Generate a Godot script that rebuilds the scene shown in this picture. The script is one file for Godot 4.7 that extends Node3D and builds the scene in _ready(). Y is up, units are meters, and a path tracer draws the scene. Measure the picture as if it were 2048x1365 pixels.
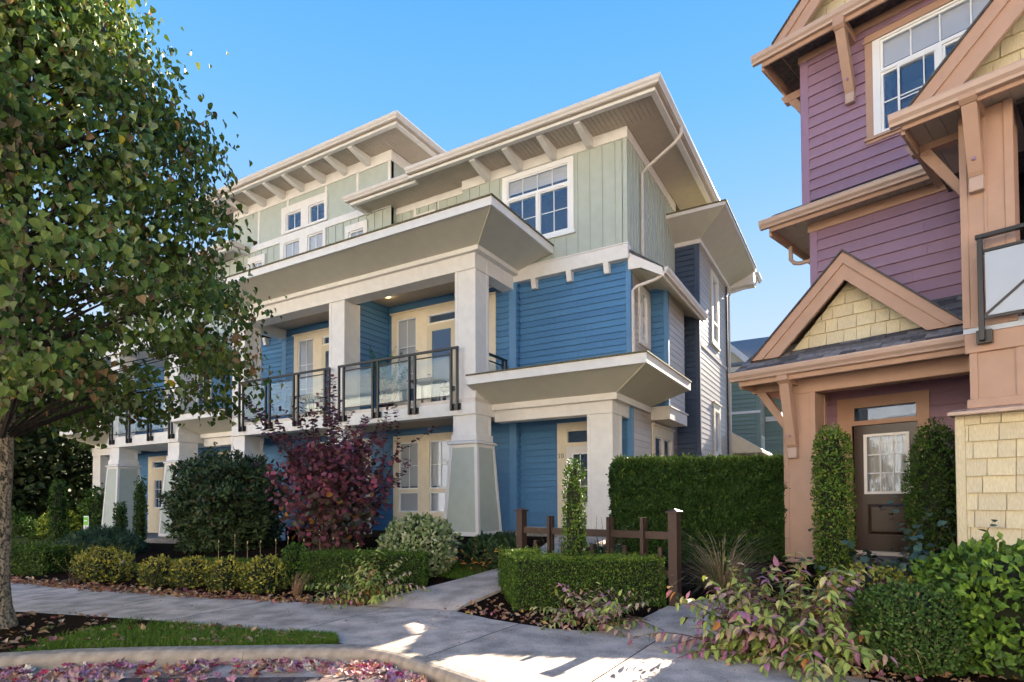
extends Node3D
# A street corner with a blue townhouse row, a purple townhouse, a lime tree and planted beds.
var M := {}
var used := {}
var leafmats := {}
var variants := {}
var rng := RandomNumberGenerator.new()
const SB := [[-40.0, -2.2], [-13.19, -4.53], [-10.4, -4.84], [-8.32, -5.2], [-6.68, -5.61], [-5.64, -5.88], [-4.46, -6.12], [-3.72, -5.88], [-2.91, -5.77], [-2.41, -5.88], [-1.94, -6.17], [-1.12, -5.84], [-0.45, -5.45], [0.04, -5.33], [8.0, -3.1]]
const SF := [[-40.0, 2.6], [-13.0, -2.3], [-9.55, -3.28], [-8.35, -3.61], [-7.21, -3.89], [-6.1, -4.1], [-5.35, -4.23], [-4.68, -4.39], [-4.42, -4.13], [-4.25, -4.165], [-3.84, -4.27], [-3.42, -4.19], [-2.94, -4.07], [-2.41, -3.91], [-1.0, -3.45], [8.0, -0.9]]
const CURB := [[-30.0, 4.0], [-9.2, 0.6], [-7.6, -1.5], [-6.82, -2.35], [-6.38, -2.76], [-5.84, -3.16], [-5.06, -3.66], [-4.5, -4.02], [-4.25, -4.16], [-4.05, -4.24], [-3.84, -4.265], [-3.62, -4.245], [-3.42, -4.19], [-2.94, -4.07], [-2.41, -3.91], [-1.0, -3.45], [8.0, -0.9]]
const UP := Vector3.UP


func lerp_table(x: float, t: Array) -> float:
	if x <= t[0][0]:
		return t[0][1]
	for i in t.size() - 1:
		if x <= t[i + 1][0]:
			return lerpf(t[i][1], t[i + 1][1], (x - t[i][0]) / (t[i + 1][0] - t[i][0]))
	return t[-1][1]


func ground_h(x: float, z: float) -> float:
	var d := maxf(0.0, lerp_table(x, SB) - z)
	var s := lerp_table(x, [[-18.0, 0.03], [-13.0, 0.05], [-6.0, 0.15], [-3.0, 0.15], [0.0, 0.11]])
	var cap := lerp_table(x, [[-20.0, 0.25], [-16.0, 0.3], [-7.0, 0.78], [-3.0, 0.75], [0.0, 0.62]])
	return minf(0.13 + s * d, cap)


# ---------- nodes
func numbered(p: Node, n: String) -> String:
	var k := str(p.get_instance_id()) + n
	used[k] = used.get(k, -1) + 1
	return n if used[k] == 0 else "%s_%03d" % [n, used[k]]


func begin() -> SurfaceTool:
	var s := SurfaceTool.new()
	s.begin(Mesh.PRIMITIVE_TRIANGLES)
	return s


func obj(called: String, s, m: Material, p: Node = self, kind := "") -> MeshInstance3D:
	var o := MeshInstance3D.new()
	o.name = numbered(p, called)
	o.mesh = s.commit() if s is SurfaceTool else s
	o.material_override = m
	if kind:
		o.set_meta("kind", kind)
	p.add_child(o, true)
	return o


func struct(called: String, s, m: Material) -> MeshInstance3D:
	return obj(called, s, m, self, "structure")


func tag(o: Node, label: String, category: String, group := "") -> void:
	o.set_meta("label", label)
	o.set_meta("category", category)
	if group:
		o.set_meta("group", group)


func thing(called: String, label: String, category: String, at: Vector3, turn := 0.0, group := "") -> Node3D:
	var o := Node3D.new()
	o.name = numbered(self, called)
	o.position = at
	o.rotation.y = turn
	add_child(o, true)
	tag(o, label, category, group)
	return o


# a part of a house, drawn in the house's street coordinates
func part(called: String, s, m: Material, house: Node3D, kind := "") -> MeshInstance3D:
	var o := obj(called, s, m, house, kind)
	if house.has_meta("shift"):
		o.position = house.get_meta("shift")
	return o


# ---------- shapes
func tri(s: SurfaceTool, a: Vector3, b: Vector3, c: Vector3, n: Vector3) -> void:
	if (c - a).cross(b - a).dot(n) < 0.0:
		var t := b
		b = c
		c = t
	s.add_vertex(a)
	s.add_vertex(b)
	s.add_vertex(c)


func quad(s: SurfaceTool, a: Vector3, b: Vector3, c: Vector3, d: Vector3, n: Vector3) -> void:
	tri(s, a, b, c, n)
	tri(s, a, c, d, n)


# box in its own frame: u along eu, v along ev, t along n
func fbox(s: SurfaceTool, o: Vector3, eu: Vector3, ev: Vector3, n: Vector3, u0: float, u1: float, v0: float, v1: float, t0: float, t1: float) -> void:
	var p := []
	for t in [t0, t1]:
		for v in [v0, v1]:
			for u in [u0, u1]:
				p.append(o + eu * u + ev * v + n * t)
	quad(s, p[4], p[5], p[7], p[6], n)
	quad(s, p[0], p[1], p[3], p[2], -n)
	quad(s, p[2], p[3], p[7], p[6], ev)
	quad(s, p[0], p[1], p[5], p[4], -ev)
	quad(s, p[1], p[3], p[7], p[5], eu)
	quad(s, p[0], p[2], p[6], p[4], -eu)


func bx(s: SurfaceTool, a: Vector3, b: Vector3) -> void:
	fbox(s, Vector3.ZERO, Vector3.RIGHT, UP, Vector3.BACK, minf(a.x, b.x), maxf(a.x, b.x), minf(a.y, b.y), maxf(a.y, b.y), minf(a.z, b.z), maxf(a.z, b.z))


# chamfered box between two corners
func cb(s: SurfaceTool, a: Vector3, b: Vector3, e := 0.006) -> void:
	var c := (a + b) * 0.5
	var h := ((b - a) * 0.5).abs()
	e = minf(e, minf(h.x, minf(h.y, h.z)) * 0.7)
	var P := func(sg: Vector3, k: int) -> Vector3:
		var q := h - Vector3(e, e, e)
		q[k] = h[k]
		return c + q * sg
	for k in 3:
		var i := (k + 1) % 3
		var j := (k + 2) % 3
		for sk in [-1.0, 1.0]:
			var n := Vector3.ZERO
			n[k] = sk
			var q := []
			for m in [[-1, -1], [1, -1], [1, 1], [-1, 1]]:
				var g := Vector3.ONE
				g[k] = sk
				g[i] = m[0]
				g[j] = m[1]
				q.append(P.call(g, k))
			quad(s, q[0], q[1], q[2], q[3], n)
		for si in [-1.0, 1.0]:
			for sj in [-1.0, 1.0]:
				var g0 := Vector3.ONE
				g0[i] = si
				g0[j] = sj
				g0[k] = -1
				var g1 := g0
				g1[k] = 1
				var n2 := Vector3.ZERO
				n2[i] = si
				n2[j] = sj
				quad(s, P.call(g0, i), P.call(g1, i), P.call(g1, j), P.call(g0, j), n2)
	for x in [-1.0, 1.0]:
		for y in [-1.0, 1.0]:
			for z in [-1.0, 1.0]:
				var g2 := Vector3(x, y, z)
				tri(s, P.call(g2, 0), P.call(g2, 1), P.call(g2, 2), g2)


# polygon (in ex, ey) pushed out along ez
func prism(s: SurfaceTool, poly: Array, o: Vector3, ex: Vector3, ey: Vector3, ez: Vector3) -> void:
	var flat := PackedVector2Array(poly)
	var idx := Geometry2D.triangulate_polygon(flat)
	var P := func(v: Vector2) -> Vector3: return o + ex * v.x + ey * v.y
	for i in range(0, idx.size(), 3):
		tri(s, P.call(flat[idx[i]]) + ez, P.call(flat[idx[i + 1]]) + ez, P.call(flat[idx[i + 2]]) + ez, ez)
		tri(s, P.call(flat[idx[i]]), P.call(flat[idx[i + 1]]), P.call(flat[idx[i + 2]]), -ez)
	var area := 0.0
	for i in flat.size():
		area += flat[i].cross(flat[(i + 1) % flat.size()])
	for i in flat.size():
		var a := flat[i]
		var b := flat[(i + 1) % flat.size()]
		var n := Vector2(b.y - a.y, a.x - b.x) * signf(area)
		quad(s, P.call(a), P.call(b), P.call(b) + ez, P.call(a) + ez, ex * n.x + ey * n.y)


# square bar from a to b
func bar(s: SurfaceTool, a: Vector3, b: Vector3, w: float, d: float, side := Vector3.RIGHT) -> void:
	var y := (b - a).normalized()
	var x := (side - y * side.dot(y)).normalized()
	var z := x.cross(y)
	fbox(s, a, x, y, z, -w / 2, w / 2, 0, a.distance_to(b), -d / 2, d / 2)


# profile (out, up) swept along a level path; out is to the right of a path that runs left to right seen from outside
func sweep(s: SurfaceTool, pts: Array, prof: Array, caps := true) -> void:
	var rings := []
	for i in pts.size():
		var d0: Vector3 = pts[i] - pts[i - 1] if i > 0 else pts[i + 1] - pts[i]
		var d1: Vector3 = pts[i + 1] - pts[i] if i < pts.size() - 1 else d0
		d0.y = 0
		d1.y = 0
		var n0 := Vector3(-d0.z, 0, d0.x).normalized()
		var n1 := Vector3(-d1.z, 0, d1.x).normalized()
		var m := (n0 + n1).normalized()
		m /= maxf(m.dot(n0), 0.3)
		var r := []
		for q in prof:
			r.append(pts[i] + m * q.x + UP * q.y)
		rings.append(r)
	var mid := Vector2.ZERO
	for q in prof:
		mid += q / prof.size()
	for i in pts.size() - 1:
		var out: Vector3 = (rings[i][0] - pts[i])
		for k in prof.size():
			var a: Vector2 = prof[k]
			var b: Vector2 = prof[(k + 1) % prof.size()]
			var dir: Vector3 = (pts[i + 1] - pts[i]).normalized()
			var nn := Vector3(-dir.z, 0, dir.x)
			var e := (a + b) * 0.5 - mid
			quad(s, rings[i][k], rings[i + 1][k], rings[i + 1][(k + 1) % prof.size()], rings[i][(k + 1) % prof.size()], nn * e.x + UP * e.y)
	if caps:
		var idx := Geometry2D.triangulate_polygon(PackedVector2Array(prof))
		for i in range(0, idx.size(), 3):
			tri(s, rings[0][idx[i]], rings[0][idx[i + 1]], rings[0][idx[i + 2]], pts[0] - pts[1])
			tri(s, rings[-1][idx[i]], rings[-1][idx[i + 1]], rings[-1][idx[i + 2]], pts[-1] - pts[-2])


# round tube along points with radii
func tube(s: SurfaceTool, pts: Array, rad: Array, k := 7) -> void:
	var rings := []
	for i in pts.size():
		var d: Vector3 = (pts[mini(i + 1, pts.size() - 1)] - pts[maxi(i - 1, 0)]).normalized()
		var x := d.cross(Vector3(0.31, 0.2, 0.93)).normalized()
		var z := d.cross(x)
		var r := []
		for j in k:
			var a := TAU * j / k
			r.append(pts[i] + (x * cos(a) + z * sin(a)) * rad[i])
		rings.append(r)
	for i in pts.size() - 1:
		for j in k:
			var b: Vector3 = rings[i][j] - pts[i] + rings[i][(j + 1) % k] - pts[i]
			quad(s, rings[i][j], rings[i][(j + 1) % k], rings[i + 1][(j + 1) % k], rings[i + 1][j], b)


func frustum(s: SurfaceTool, c: Vector3, r0: float, y0: float, r1: float, y1: float) -> void:
	var p := []
	for q in [[r0, y0], [r1, y1]]:
		for g in [[-1, -1], [1, -1], [1, 1], [-1, 1]]:
			p.append(Vector3(c.x + q[0] * g[0], q[1], c.z + q[0] * g[1]))
	for i in 4:
		var j := (i + 1) % 4
		quad(s, p[i], p[j], p[4 + j], p[4 + i], (p[i] + p[j]) * 0.5 - Vector3(c.x, y0, c.z))
	quad(s, p[4], p[5], p[6], p[7], UP)
	quad(s, p[0], p[1], p[2], p[3], UP * -1)


# ---------- walls and windows. O: lower left corner seen from outside, eu: to the right, n: outwards
func plate(s: SurfaceTool, o: Vector3, eu: Vector3, n: Vector3, w: float, h: float, holes: Array, t0: float, t1: float) -> void:
	var ys := [0.0, h]
	for q in holes:
		for y in [q[1], q[3]]:
			if y > 0.001 and y < h - 0.001 and not ys.has(y):
				ys.append(y)
	ys.sort()
	for i in ys.size() - 1:
		for span in spans(ys[i], ys[i + 1], w, holes):
			fbox(s, o, eu, UP, n, span[0], span[1], ys[i], ys[i + 1], t0, t1)


func spans(y0: float, y1: float, w: float, holes: Array) -> Array:
	var cuts := []
	var ym := (y0 + y1) * 0.5
	for q in holes:
		if q[1] < ym and q[3] > ym:
			cuts.append([q[0], q[2]])
	cuts.sort_custom(func(a, b): return a[0] < b[0])
	var out := []
	var x := 0.0
	for c in cuts:
		if c[0] > x + 0.002:
			out.append([x, minf(c[0], w)])
		x = maxf(x, c[1])
	if x < w - 0.002:
		out.append([x, w])
	return out


func siding(house: Node3D, o: Vector3, eu: Vector3, n: Vector3, w: float, h: float, expo: float, m: Material, holes := [], called := "wall") -> MeshInstance3D:
	var s := begin()
	plate(s, o, eu, n, w, h, holes, -0.1, 0.0)
	var wall := part(called, s, m, house)
	var y := 0.0
	var k := 0
	while y < h - 0.01:
		var top := minf(y + expo, h)
		var ys := [y, top]
		for q in holes:
			for e in [q[1], q[3]]:
				if e > y + 0.004 and e < top - 0.004:
					ys.append(e)
		ys.sort()
		for i in ys.size() - 1:
			var lengths := []
			for sp in spans(ys[i], ys[i + 1], w, holes):
				var cut: float = sp[0] + (sp[1] - sp[0]) * (0.25 + 0.5 * fmod(absf(sin(k * 12.9898 + sp[0] * 4.1)) * 43.7, 1.0))
				if sp[1] - sp[0] > 1.8 and k % 2 == 0:
					lengths.append([sp[0], cut - 0.0015])
					lengths.append([cut + 0.0015, sp[1]])
				else:
					lengths.append(sp)
			for sp in lengths:
				var b := begin()
				var lap := 0.013 if m == M.greyside else 0.034
				var t0 := lerpf(lap, 0.004, (ys[i] - y) / expo)
				var t1 := lerpf(lap, 0.004, (ys[i + 1] - y) / expo)
				var j := 0.0006 * sin(k * 7.3 + sp[0] * 3.1)
				var a0: Vector3 = o + eu * sp[0] + UP * ys[i]
				var a1: Vector3 = o + eu * sp[1] + UP * ys[i]
				var b0: Vector3 = o + eu * sp[0] + UP * ys[i + 1]
				var b1: Vector3 = o + eu * sp[1] + UP * ys[i + 1]
				quad(b, a0 + n * (t0 + j), a1 + n * (t0 - j), b1 + n * t1, b0 + n * t1, n)
				quad(b, a0 + n * 0.001, a1 + n * 0.001, a1 + n * (t0 - j), a0 + n * (t0 + j), -UP)
				quad(b, a0 + n * 0.001, a0 + n * (t0 + j), b0 + n * t1, b0 + n * 0.001, -eu)
				quad(b, a1 + n * 0.001, a1 + n * (t0 - j), b1 + n * t1, b1 + n * 0.001, eu)
				var vs: Array = variants.get(m, [m])
				obj("siding_board", b, vs[int(absf(sin(k * 78.2 + sp[0] * 9.7)) * 997.0) % vs.size()], wall)
		y = top
		k += 1
	return wall


func batten_wall(house: Node3D, o: Vector3, eu: Vector3, n: Vector3, w: float, h: float, gap: float, m: Material, holes := [], first := 0.1) -> MeshInstance3D:
	var s := begin()
	plate(s, o, eu, n, w, h, holes, -0.1, 0.0)
	var wall := part("wall", s, m, house)
	var u := first
	while u < w - 0.03:
		var ys := [0.0, h]
		for q in holes:
			if u + 0.02 > q[0] and u - 0.02 < q[2]:
				ys = [0.0, q[1], q[3], h]
		for i in range(0, ys.size(), 2):
			if ys[i + 1] - ys[i] > 0.02:
				var b := begin()
				fbox(b, o, eu, UP, n, u - 0.02, u + 0.02, ys[i], ys[i + 1], 0.0, 0.022)
				obj("batten", b, m, wall)
		u += gap
	return wall


# cells: [u0, v0, u1, v1, panes across, panes up]
func window(house: Node3D, o: Vector3, eu: Vector3, n: Vector3, w: float, h: float, cells: Array, trim: Material, opt := {}) -> MeshInstance3D:
	var s := begin()
	plate(s, o, eu, n, w, h, cells, 0.0, opt.get("proud", 0.045))
	if opt.has("sill"):
		fbox(s, o, eu, UP, n, -0.03, w + 0.03, -0.07, 0.0, 0.0, 0.065)
	if opt.has("head"):
		fbox(s, o, eu, UP, n, -0.03, w + 0.03, h, h + 0.04, 0.0, 0.075)
	var win := part(opt.get("called", "window"), s, trim, house)
	var fr := begin()
	var mu := begin()
	var rv := begin()
	var bl := begin()
	var depth: float = opt.get("deep", 0.3)
	for q in cells:
		var e: float = opt.get("sash", 0.035)
		plate(fr, o + eu * q[0] + UP * q[1], eu, n, q[2] - q[0], q[3] - q[1], [[e, e, q[2] - q[0] - e, q[3] - q[1] - e]], -0.05, 0.022)
		var a: Vector3 = o + eu * (q[0] + e * 0.5) + UP * (q[1] + e * 0.5) - n * 0.012
		var b: Vector3 = o + eu * (q[2] - e * 0.5) + UP * (q[1] + e * 0.5) - n * 0.012
		var up: Vector3 = UP * (q[3] - q[1] - e)
		var gl := begin()
		quad(gl, a, b, b + up, a + up, n)
		obj("pane", gl, opt.get("glass", M.glass), win)
		for k in range(1, q[4]):
			var u := lerpf(q[0] + e, q[2] - e, float(k) / q[4])
			mu = begin()
			fbox(mu, o, eu, UP, n, u - 0.009, u + 0.009, q[1] + e, q[3] - e, -0.011, 0.004)
			obj("muntin", mu, opt.get("frame", M.vinyl), win)
		for k in range(1, q[5]):
			var v := lerpf(q[1] + e, q[3] - e, float(k) / q[5])
			mu = begin()
			fbox(mu, o, eu, UP, n, q[0] + e, q[2] - e, v - 0.009, v + 0.009, -0.0105, 0.0045)
			obj("muntin", mu, opt.get("frame", M.vinyl), win)
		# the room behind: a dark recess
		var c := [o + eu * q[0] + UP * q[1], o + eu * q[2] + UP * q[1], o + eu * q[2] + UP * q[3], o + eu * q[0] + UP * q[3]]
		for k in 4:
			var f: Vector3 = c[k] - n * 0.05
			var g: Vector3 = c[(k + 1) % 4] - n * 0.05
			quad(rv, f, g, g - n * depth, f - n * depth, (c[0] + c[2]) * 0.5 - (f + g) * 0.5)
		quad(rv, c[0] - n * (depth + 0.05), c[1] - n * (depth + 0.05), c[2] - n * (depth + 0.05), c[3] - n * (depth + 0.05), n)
		if opt.has("blind") and (not opt.has("blind_rows") or opt.blind_rows.has(cells.find(q))):
			var v2: float = q[3] - e - 0.004
			while v2 > q[1] + e + (1.0 - opt.blind) * (q[3] - q[1]):
				var z := -0.035
				var p0: Vector3 = o + eu * (q[0] + e) + UP * v2 + n * z
				var p1: Vector3 = o + eu * (q[2] - e) + UP * v2 + n * z
				quad(bl, p0, p1, p1 - UP * 0.03 - n * 0.012, p0 - UP * 0.03 - n * 0.012, n)
				v2 -= 0.032
	obj("sash", fr, opt.get("frame", M.vinyl), win)
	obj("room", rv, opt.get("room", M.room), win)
	if opt.has("blind"):
		obj("blind", bl, M.blind, win, "stuff")
	return win


func gutter(house: Node3D, pts: Array, m: Material) -> void:
	var s := begin()
	sweep(s, pts, [Vector2(0, 0), Vector2(0, -0.13), Vector2(0.065, -0.13), Vector2(0.075, -0.1), Vector2(0.105, -0.065), Vector2(0.115, -0.02), Vector2(0.115, 0.0), Vector2(0.1, 0.0)])
	part("gutter", s, m, house)


# strips of a vented soffit between two corners at height y; run: strips lie along x or z
func soffit(house: Node3D, x0: float, x1: float, z0: float, z1: float, y: float, along_z: bool, m: Material, step := 0.1) -> void:
	var s := begin()
	bx(s, Vector3(x0, y + 0.012, z0), Vector3(x1, y + 0.03, z1))
	var a := x0 if along_z else z0
	var e := x1 if along_z else z1
	while a < e - 0.02:
		var b := minf(a + step - 0.008, e)
		if along_z:
			bx(s, Vector3(a, y, z0), Vector3(b, y + 0.014, z1))
		else:
			bx(s, Vector3(x0, y, a), Vector3(x1, y + 0.014, b))
		a += step
	part("soffit", s, m, house, "stuff")


# flared cornice roof: outer edge x0..x1 at front z, running back to zb; inner x0i..x1i, zi
func flare(house: Node3D, x0: float, x1: float, zf: float, zb: float, x0i: float, x1i: float, zi: float, top: float, fb: float, yi: float, band: float, zbi := 0.0, left := true, right := true) -> void:
	if zbi == 0.0:
		zbi = zb
	var roof := begin()
	bx(roof, Vector3(x0 - 0.02, top, zf + 0.025), Vector3(x1 + 0.025, top + 0.03, zb))
	var rf := part("flat_roof", roof, M.mossy, house)
	var path := [Vector3(x0, fb, zf), Vector3(x1, fb, zf)]
	if left:
		path.push_front(Vector3(x0, fb, zb))
	if right:
		path.append(Vector3(x1, fb, zb))
	var f := begin()
	sweep(f, path, [Vector2(0, 0), Vector2(0, top - fb), Vector2(-0.05, top - fb), Vector2(-0.05, 0)])
	var fa := part("fascia", f, M.white, house)
	var p := begin()
	var a := Vector3(x0, fb + 0.02, zf)
	var b := Vector3(x1, fb + 0.02, zf)
	var c := Vector3(x1i, yi, zi)
	var d := Vector3(x0i, yi, zi)
	quad(p, a, b, c, d, Vector3(0, -1, 0.4))
	obj("sloped_panel", p, M.taupe, fa)
	var hips := begin()
	if right:
		var q := begin()
		quad(q, b, Vector3(x1, fb + 0.02, zb), Vector3(x1i, yi, zbi), c, Vector3(0.4, -1, 0))
		obj("sloped_panel", q, M.taupe, fa)
		bar(hips, c - UP * 0.004, b - UP * 0.004, 0.045, 0.014, Vector3(1, 0, 1))
	if left:
		var q2 := begin()
		quad(q2, a, Vector3(x0, fb + 0.02, zb), Vector3(x0i, yi, zbi), d, Vector3(-0.4, -1, 0))
		obj("sloped_panel", q2, M.taupe, fa)
	bar(hips, d - UP * 0.004, a - UP * 0.004, 0.045, 0.014, Vector3(1, 0, -1))
	obj("hip_trim", hips, M.taupe, fa)
	var path2 := [Vector3(x0i, band, zi), Vector3(x1i, band, zi)]
	if left:
		path2.push_front(Vector3(x0i, band, zbi))
	if right:
		path2.append(Vector3(x1i, band, zbi))
	var g := begin()
	sweep(g, path2, [Vector2(0.012, 0), Vector2(0.012, yi - band), Vector2(-0.25, yi - band), Vector2(-0.25, 0)])
	part("trim_band", g, M.white, house)


# ---------- materials
func noise_tex(sz: int, freq: float, lo: float, hi: float, seed_: int, oct := 4, type := FastNoiseLite.TYPE_SIMPLEX_SMOOTH) -> ImageTexture:
	var f := FastNoiseLite.new()
	f.seed = seed_
	f.frequency = freq
	f.fractal_octaves = oct
	f.noise_type = type
	var im := f.get_seamless_image(sz, sz)
	im.convert(Image.FORMAT_RGB8)
	for y in sz:
		for x in sz:
			var v := lerpf(lo, hi, im.get_pixel(x, y).r)
			im.set_pixel(x, y, Color(v, v, v))
	return ImageTexture.create_from_image(im)


func speckle_tex(sz: int, base: float, spread: float, blotch: float, seed_: int) -> ImageTexture:
	var f := FastNoiseLite.new()
	f.seed = seed_
	f.frequency = 0.012
	f.fractal_octaves = 5
	var bl := f.get_seamless_image(sz, sz)
	var r := RandomNumberGenerator.new()
	r.seed = seed_
	var im := Image.create(sz, sz, false, Image.FORMAT_RGB8)
	for y in sz:
		for x in sz:
			var v := base + (bl.get_pixel(x, y).r - 0.5) * blotch + r.randfn(0.0, spread)
			if r.randf() < 0.012:
				v += r.randf_range(-0.2, 0.16)
			v = clampf(v, 0.05, 1.0)
			im.set_pixel(x, y, Color(v, v * 0.99, v * 0.97))
	return ImageTexture.create_from_image(im)


func bark_tex(sz: int) -> ImageTexture:
	var f := FastNoiseLite.new()
	f.seed = 5
	f.frequency = 0.02
	f.fractal_octaves = 4
	var a := f.get_seamless_image(sz, sz)
	f.seed = 9
	f.frequency = 0.05
	var b := f.get_seamless_image(sz, sz)
	var im := Image.create(sz, sz, false, Image.FORMAT_RGB8)
	for y in sz:
		for x in sz:
			var p := a.get_pixel(x, y).r
			var q := b.get_pixel(x, y).r
			var v := 0.78 + (q - 0.5) * 0.3
			if q < 0.38:
				v *= 0.55
			if p > 0.62:
				v *= 0.45
			im.set_pixel(x, y, Color(v, v * 0.95, v * 0.86))
	return ImageTexture.create_from_image(im)


func mat(c: Color, rough := 0.6, tex: Texture2D = null, scale := Vector3.ONE, bump: Texture2D = null, cm := 0.1, spec := 0.5) -> StandardMaterial3D:
	var m := StandardMaterial3D.new()
	m.albedo_color = c
	m.roughness = rough
	m.metallic_specular = spec
	if tex or bump:
		m.uv1_triplanar = true
		m.uv1_world_triplanar = true
		m.uv1_scale = scale
	if tex:
		m.albedo_texture = tex
	if bump:
		m.heightmap_enabled = true
		m.heightmap_texture = bump
		m.heightmap_scale = cm
	m.cull_mode = BaseMaterial3D.CULL_DISABLED
	return m


func c8(r: int, g: int, b: int) -> Color:
	return Color(r / 255.0, g / 255.0, b / 255.0)


func make_materials() -> void:
	var soft := noise_tex(256, 0.015, 0.95, 1.0, 11, 6)
	var grain := noise_tex(256, 0.05, 0.84, 1.0, 12, 4)
	var bump := noise_tex(256, 0.06, 0.0, 1.0, 13, 4)
	var conc := speckle_tex(512, 0.86, 0.075, 0.34, 21)
	var dirt := noise_tex(256, 0.03, 0.35, 1.0, 14, 5)
	var roof := speckle_tex(256, 0.72, 0.12, 0.3, 22)
	var wood := Vector3(0.7, 9.0, 0.7)
	M.white = mat(c8(232, 229, 223), 0.55, soft, Vector3.ONE * 0.9)
	M.vinyl = mat(c8(238, 238, 236), 0.35)
	M.blue_shaded = mat(c8(74, 92, 116), 0.55, grain, wood, bump, 0.05)  # the blue siding darkened: shade of the gap put into the colour
	M.blue = mat(c8(84, 136, 182), 0.5, grain, wood, bump, 0.05)
	M.blue_trim = mat(c8(86, 136, 180), 0.5, soft, Vector3.ONE)
	M.greyside = mat(c8(190, 180, 172), 0.36, grain, wood, bump, 0.05)
	M.sage = mat(c8(182, 190, 178), 0.6, soft, Vector3.ONE * 0.8, bump, 0.03)
	M.taupe = mat(c8(208, 205, 188), 0.6, soft, Vector3.ONE * 0.6)
	M.soffit = mat(c8(188, 176, 160), 0.55, soft, Vector3.ONE)
	M.gutter = mat(c8(214, 206, 196), 0.35, soft, Vector3.ONE)
	M.trim_warm = mat(c8(232, 220, 194), 0.5, soft, Vector3.ONE)
	M.mossy = mat(c8(150, 142, 104), 0.9, dirt, Vector3.ONE * 3.0, bump, 0.5)
	M.black = mat(c8(22, 23, 27), 0.35)
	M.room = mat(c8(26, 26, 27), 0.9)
	M.inner = mat(c8(60, 58, 56), 0.9)
	M.blind = mat(c8(232, 230, 224), 0.6)
	M.curtain = mat(c8(225, 215, 180), 0.8, soft, Vector3(6, 0.5, 6))
	M.purple = mat(c8(160, 128, 148), 0.5, grain, wood, bump, 0.05)
	M.purple_trim = mat(c8(152, 120, 144), 0.5, soft, Vector3.ONE)
	M.brown = mat(c8(184, 149, 126), 0.55, soft, Vector3.ONE, bump, 0.02)
	M.browngut = mat(c8(190, 163, 146), 0.32, soft, Vector3.ONE)
	M.yellow = mat(c8(230, 216, 178), 0.6, grain, Vector3(5, 0.8, 5), bump, 0.05)
	M.yellow_b = mat(c8(220, 204, 170), 0.6, grain, Vector3(5, 0.8, 5), bump, 0.05)
	M.door = mat(c8(58, 40, 30), 0.3, grain, Vector3(6, 0.6, 6))
	M.door_cream = mat(c8(206, 196, 170), 0.45)
	M.shingle = [mat(c8(150, 147, 150), 0.95, roof, Vector3.ONE * 3.0, bump, 0.2), mat(c8(182, 178, 180), 0.95, roof, Vector3.ONE * 3.0, bump, 0.2), mat(c8(116, 113, 116), 0.95, roof, Vector3.ONE * 3.0, bump, 0.2)]
	M.green = mat(c8(128, 150, 138), 0.6, grain, wood)
	M.fence = mat(c8(70, 50, 41), 0.5, grain, Vector3(6, 0.7, 6), bump, 0.05)
	M.concrete = mat(c8(228, 210, 194), 0.9, conc, Vector3.ONE * 0.38, conc, 0.15, 0.3)
	M.concrete_b = mat(c8(218, 202, 187), 0.9, conc, Vector3.ONE * 0.33, conc, 0.15, 0.3)
	M.curb = mat(c8(184, 172, 156), 0.9, conc, Vector3.ONE * 1.3, bump, 0.25)
	M.plinth = mat(c8(150, 148, 142), 0.9, conc, Vector3.ONE * 1.2, bump, 0.2)
	M.asphalt = mat(c8(166, 160, 154), 0.92, conc, Vector3.ONE * 1.1, bump, 0.2)
	M.paver = [mat(c8(110, 88, 84), 0.9, conc, Vector3.ONE * 2.0, bump, 0.2), mat(c8(122, 104, 100), 0.9, conc, Vector3.ONE * 2.0, bump, 0.2), mat(c8(96, 82, 82), 0.9, conc, Vector3.ONE * 2.0, bump, 0.2)]
	M.mulch = mat(c8(70, 54, 44), 0.98, dirt, Vector3.ONE * 5.0, bump, 3.0, 0.1)
	M.soil = mat(c8(82, 64, 48), 0.98, dirt, Vector3.ONE * 4.0, bump, 2.0, 0.1)
	M.turf = mat(c8(70, 84, 36), 0.95, dirt, Vector3.ONE * 3.0, bump, 2.0)
	M.far = mat(c8(112, 112, 92), 0.95, dirt, Vector3.ONE * 0.4)
	M.bark = mat(c8(205, 196, 180), 0.9, bark_tex(256), Vector3(2.2, 1.6, 2.2), bump, 0.8)
	M.darkbark = mat(c8(74, 60, 48), 0.95, dirt, Vector3(4, 1, 4), bump, 0.8)
	M.twig = mat(c8(92, 72, 52), 0.9)
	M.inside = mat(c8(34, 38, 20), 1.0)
	M.straw = mat(c8(188, 166, 126), 0.8)
	for m in [M.blue, M.purple, M.greyside, M.blue_shaded, M.green]:
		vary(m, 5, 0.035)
	vary(M.yellow, 6, 0.03)
	M.glass = StandardMaterial3D.new()
	M.glass.transparency = BaseMaterial3D.TRANSPARENCY_ALPHA
	M.glass.albedo_color = Color(0.45, 0.6, 0.78, 0.1)
	M.glass.metallic = 0.24
	M.glass.roughness = 0.02
	M.clear = M.glass.duplicate()
	M.clear.albedo_color = Color(0.75, 0.85, 0.85, 0.1)
	M.clear.metallic = 0.2
	M.frost = mat(c8(172, 182, 194), 0.25)
	M.lamp = StandardMaterial3D.new()
	M.lamp.albedo_color = Color(1, 0.9, 0.7)
	M.lamp.emission_enabled = true
	M.lamp.emission = Color(1.0, 0.85, 0.6)
	M.lamp.emission_energy_multiplier = 0.9


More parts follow.
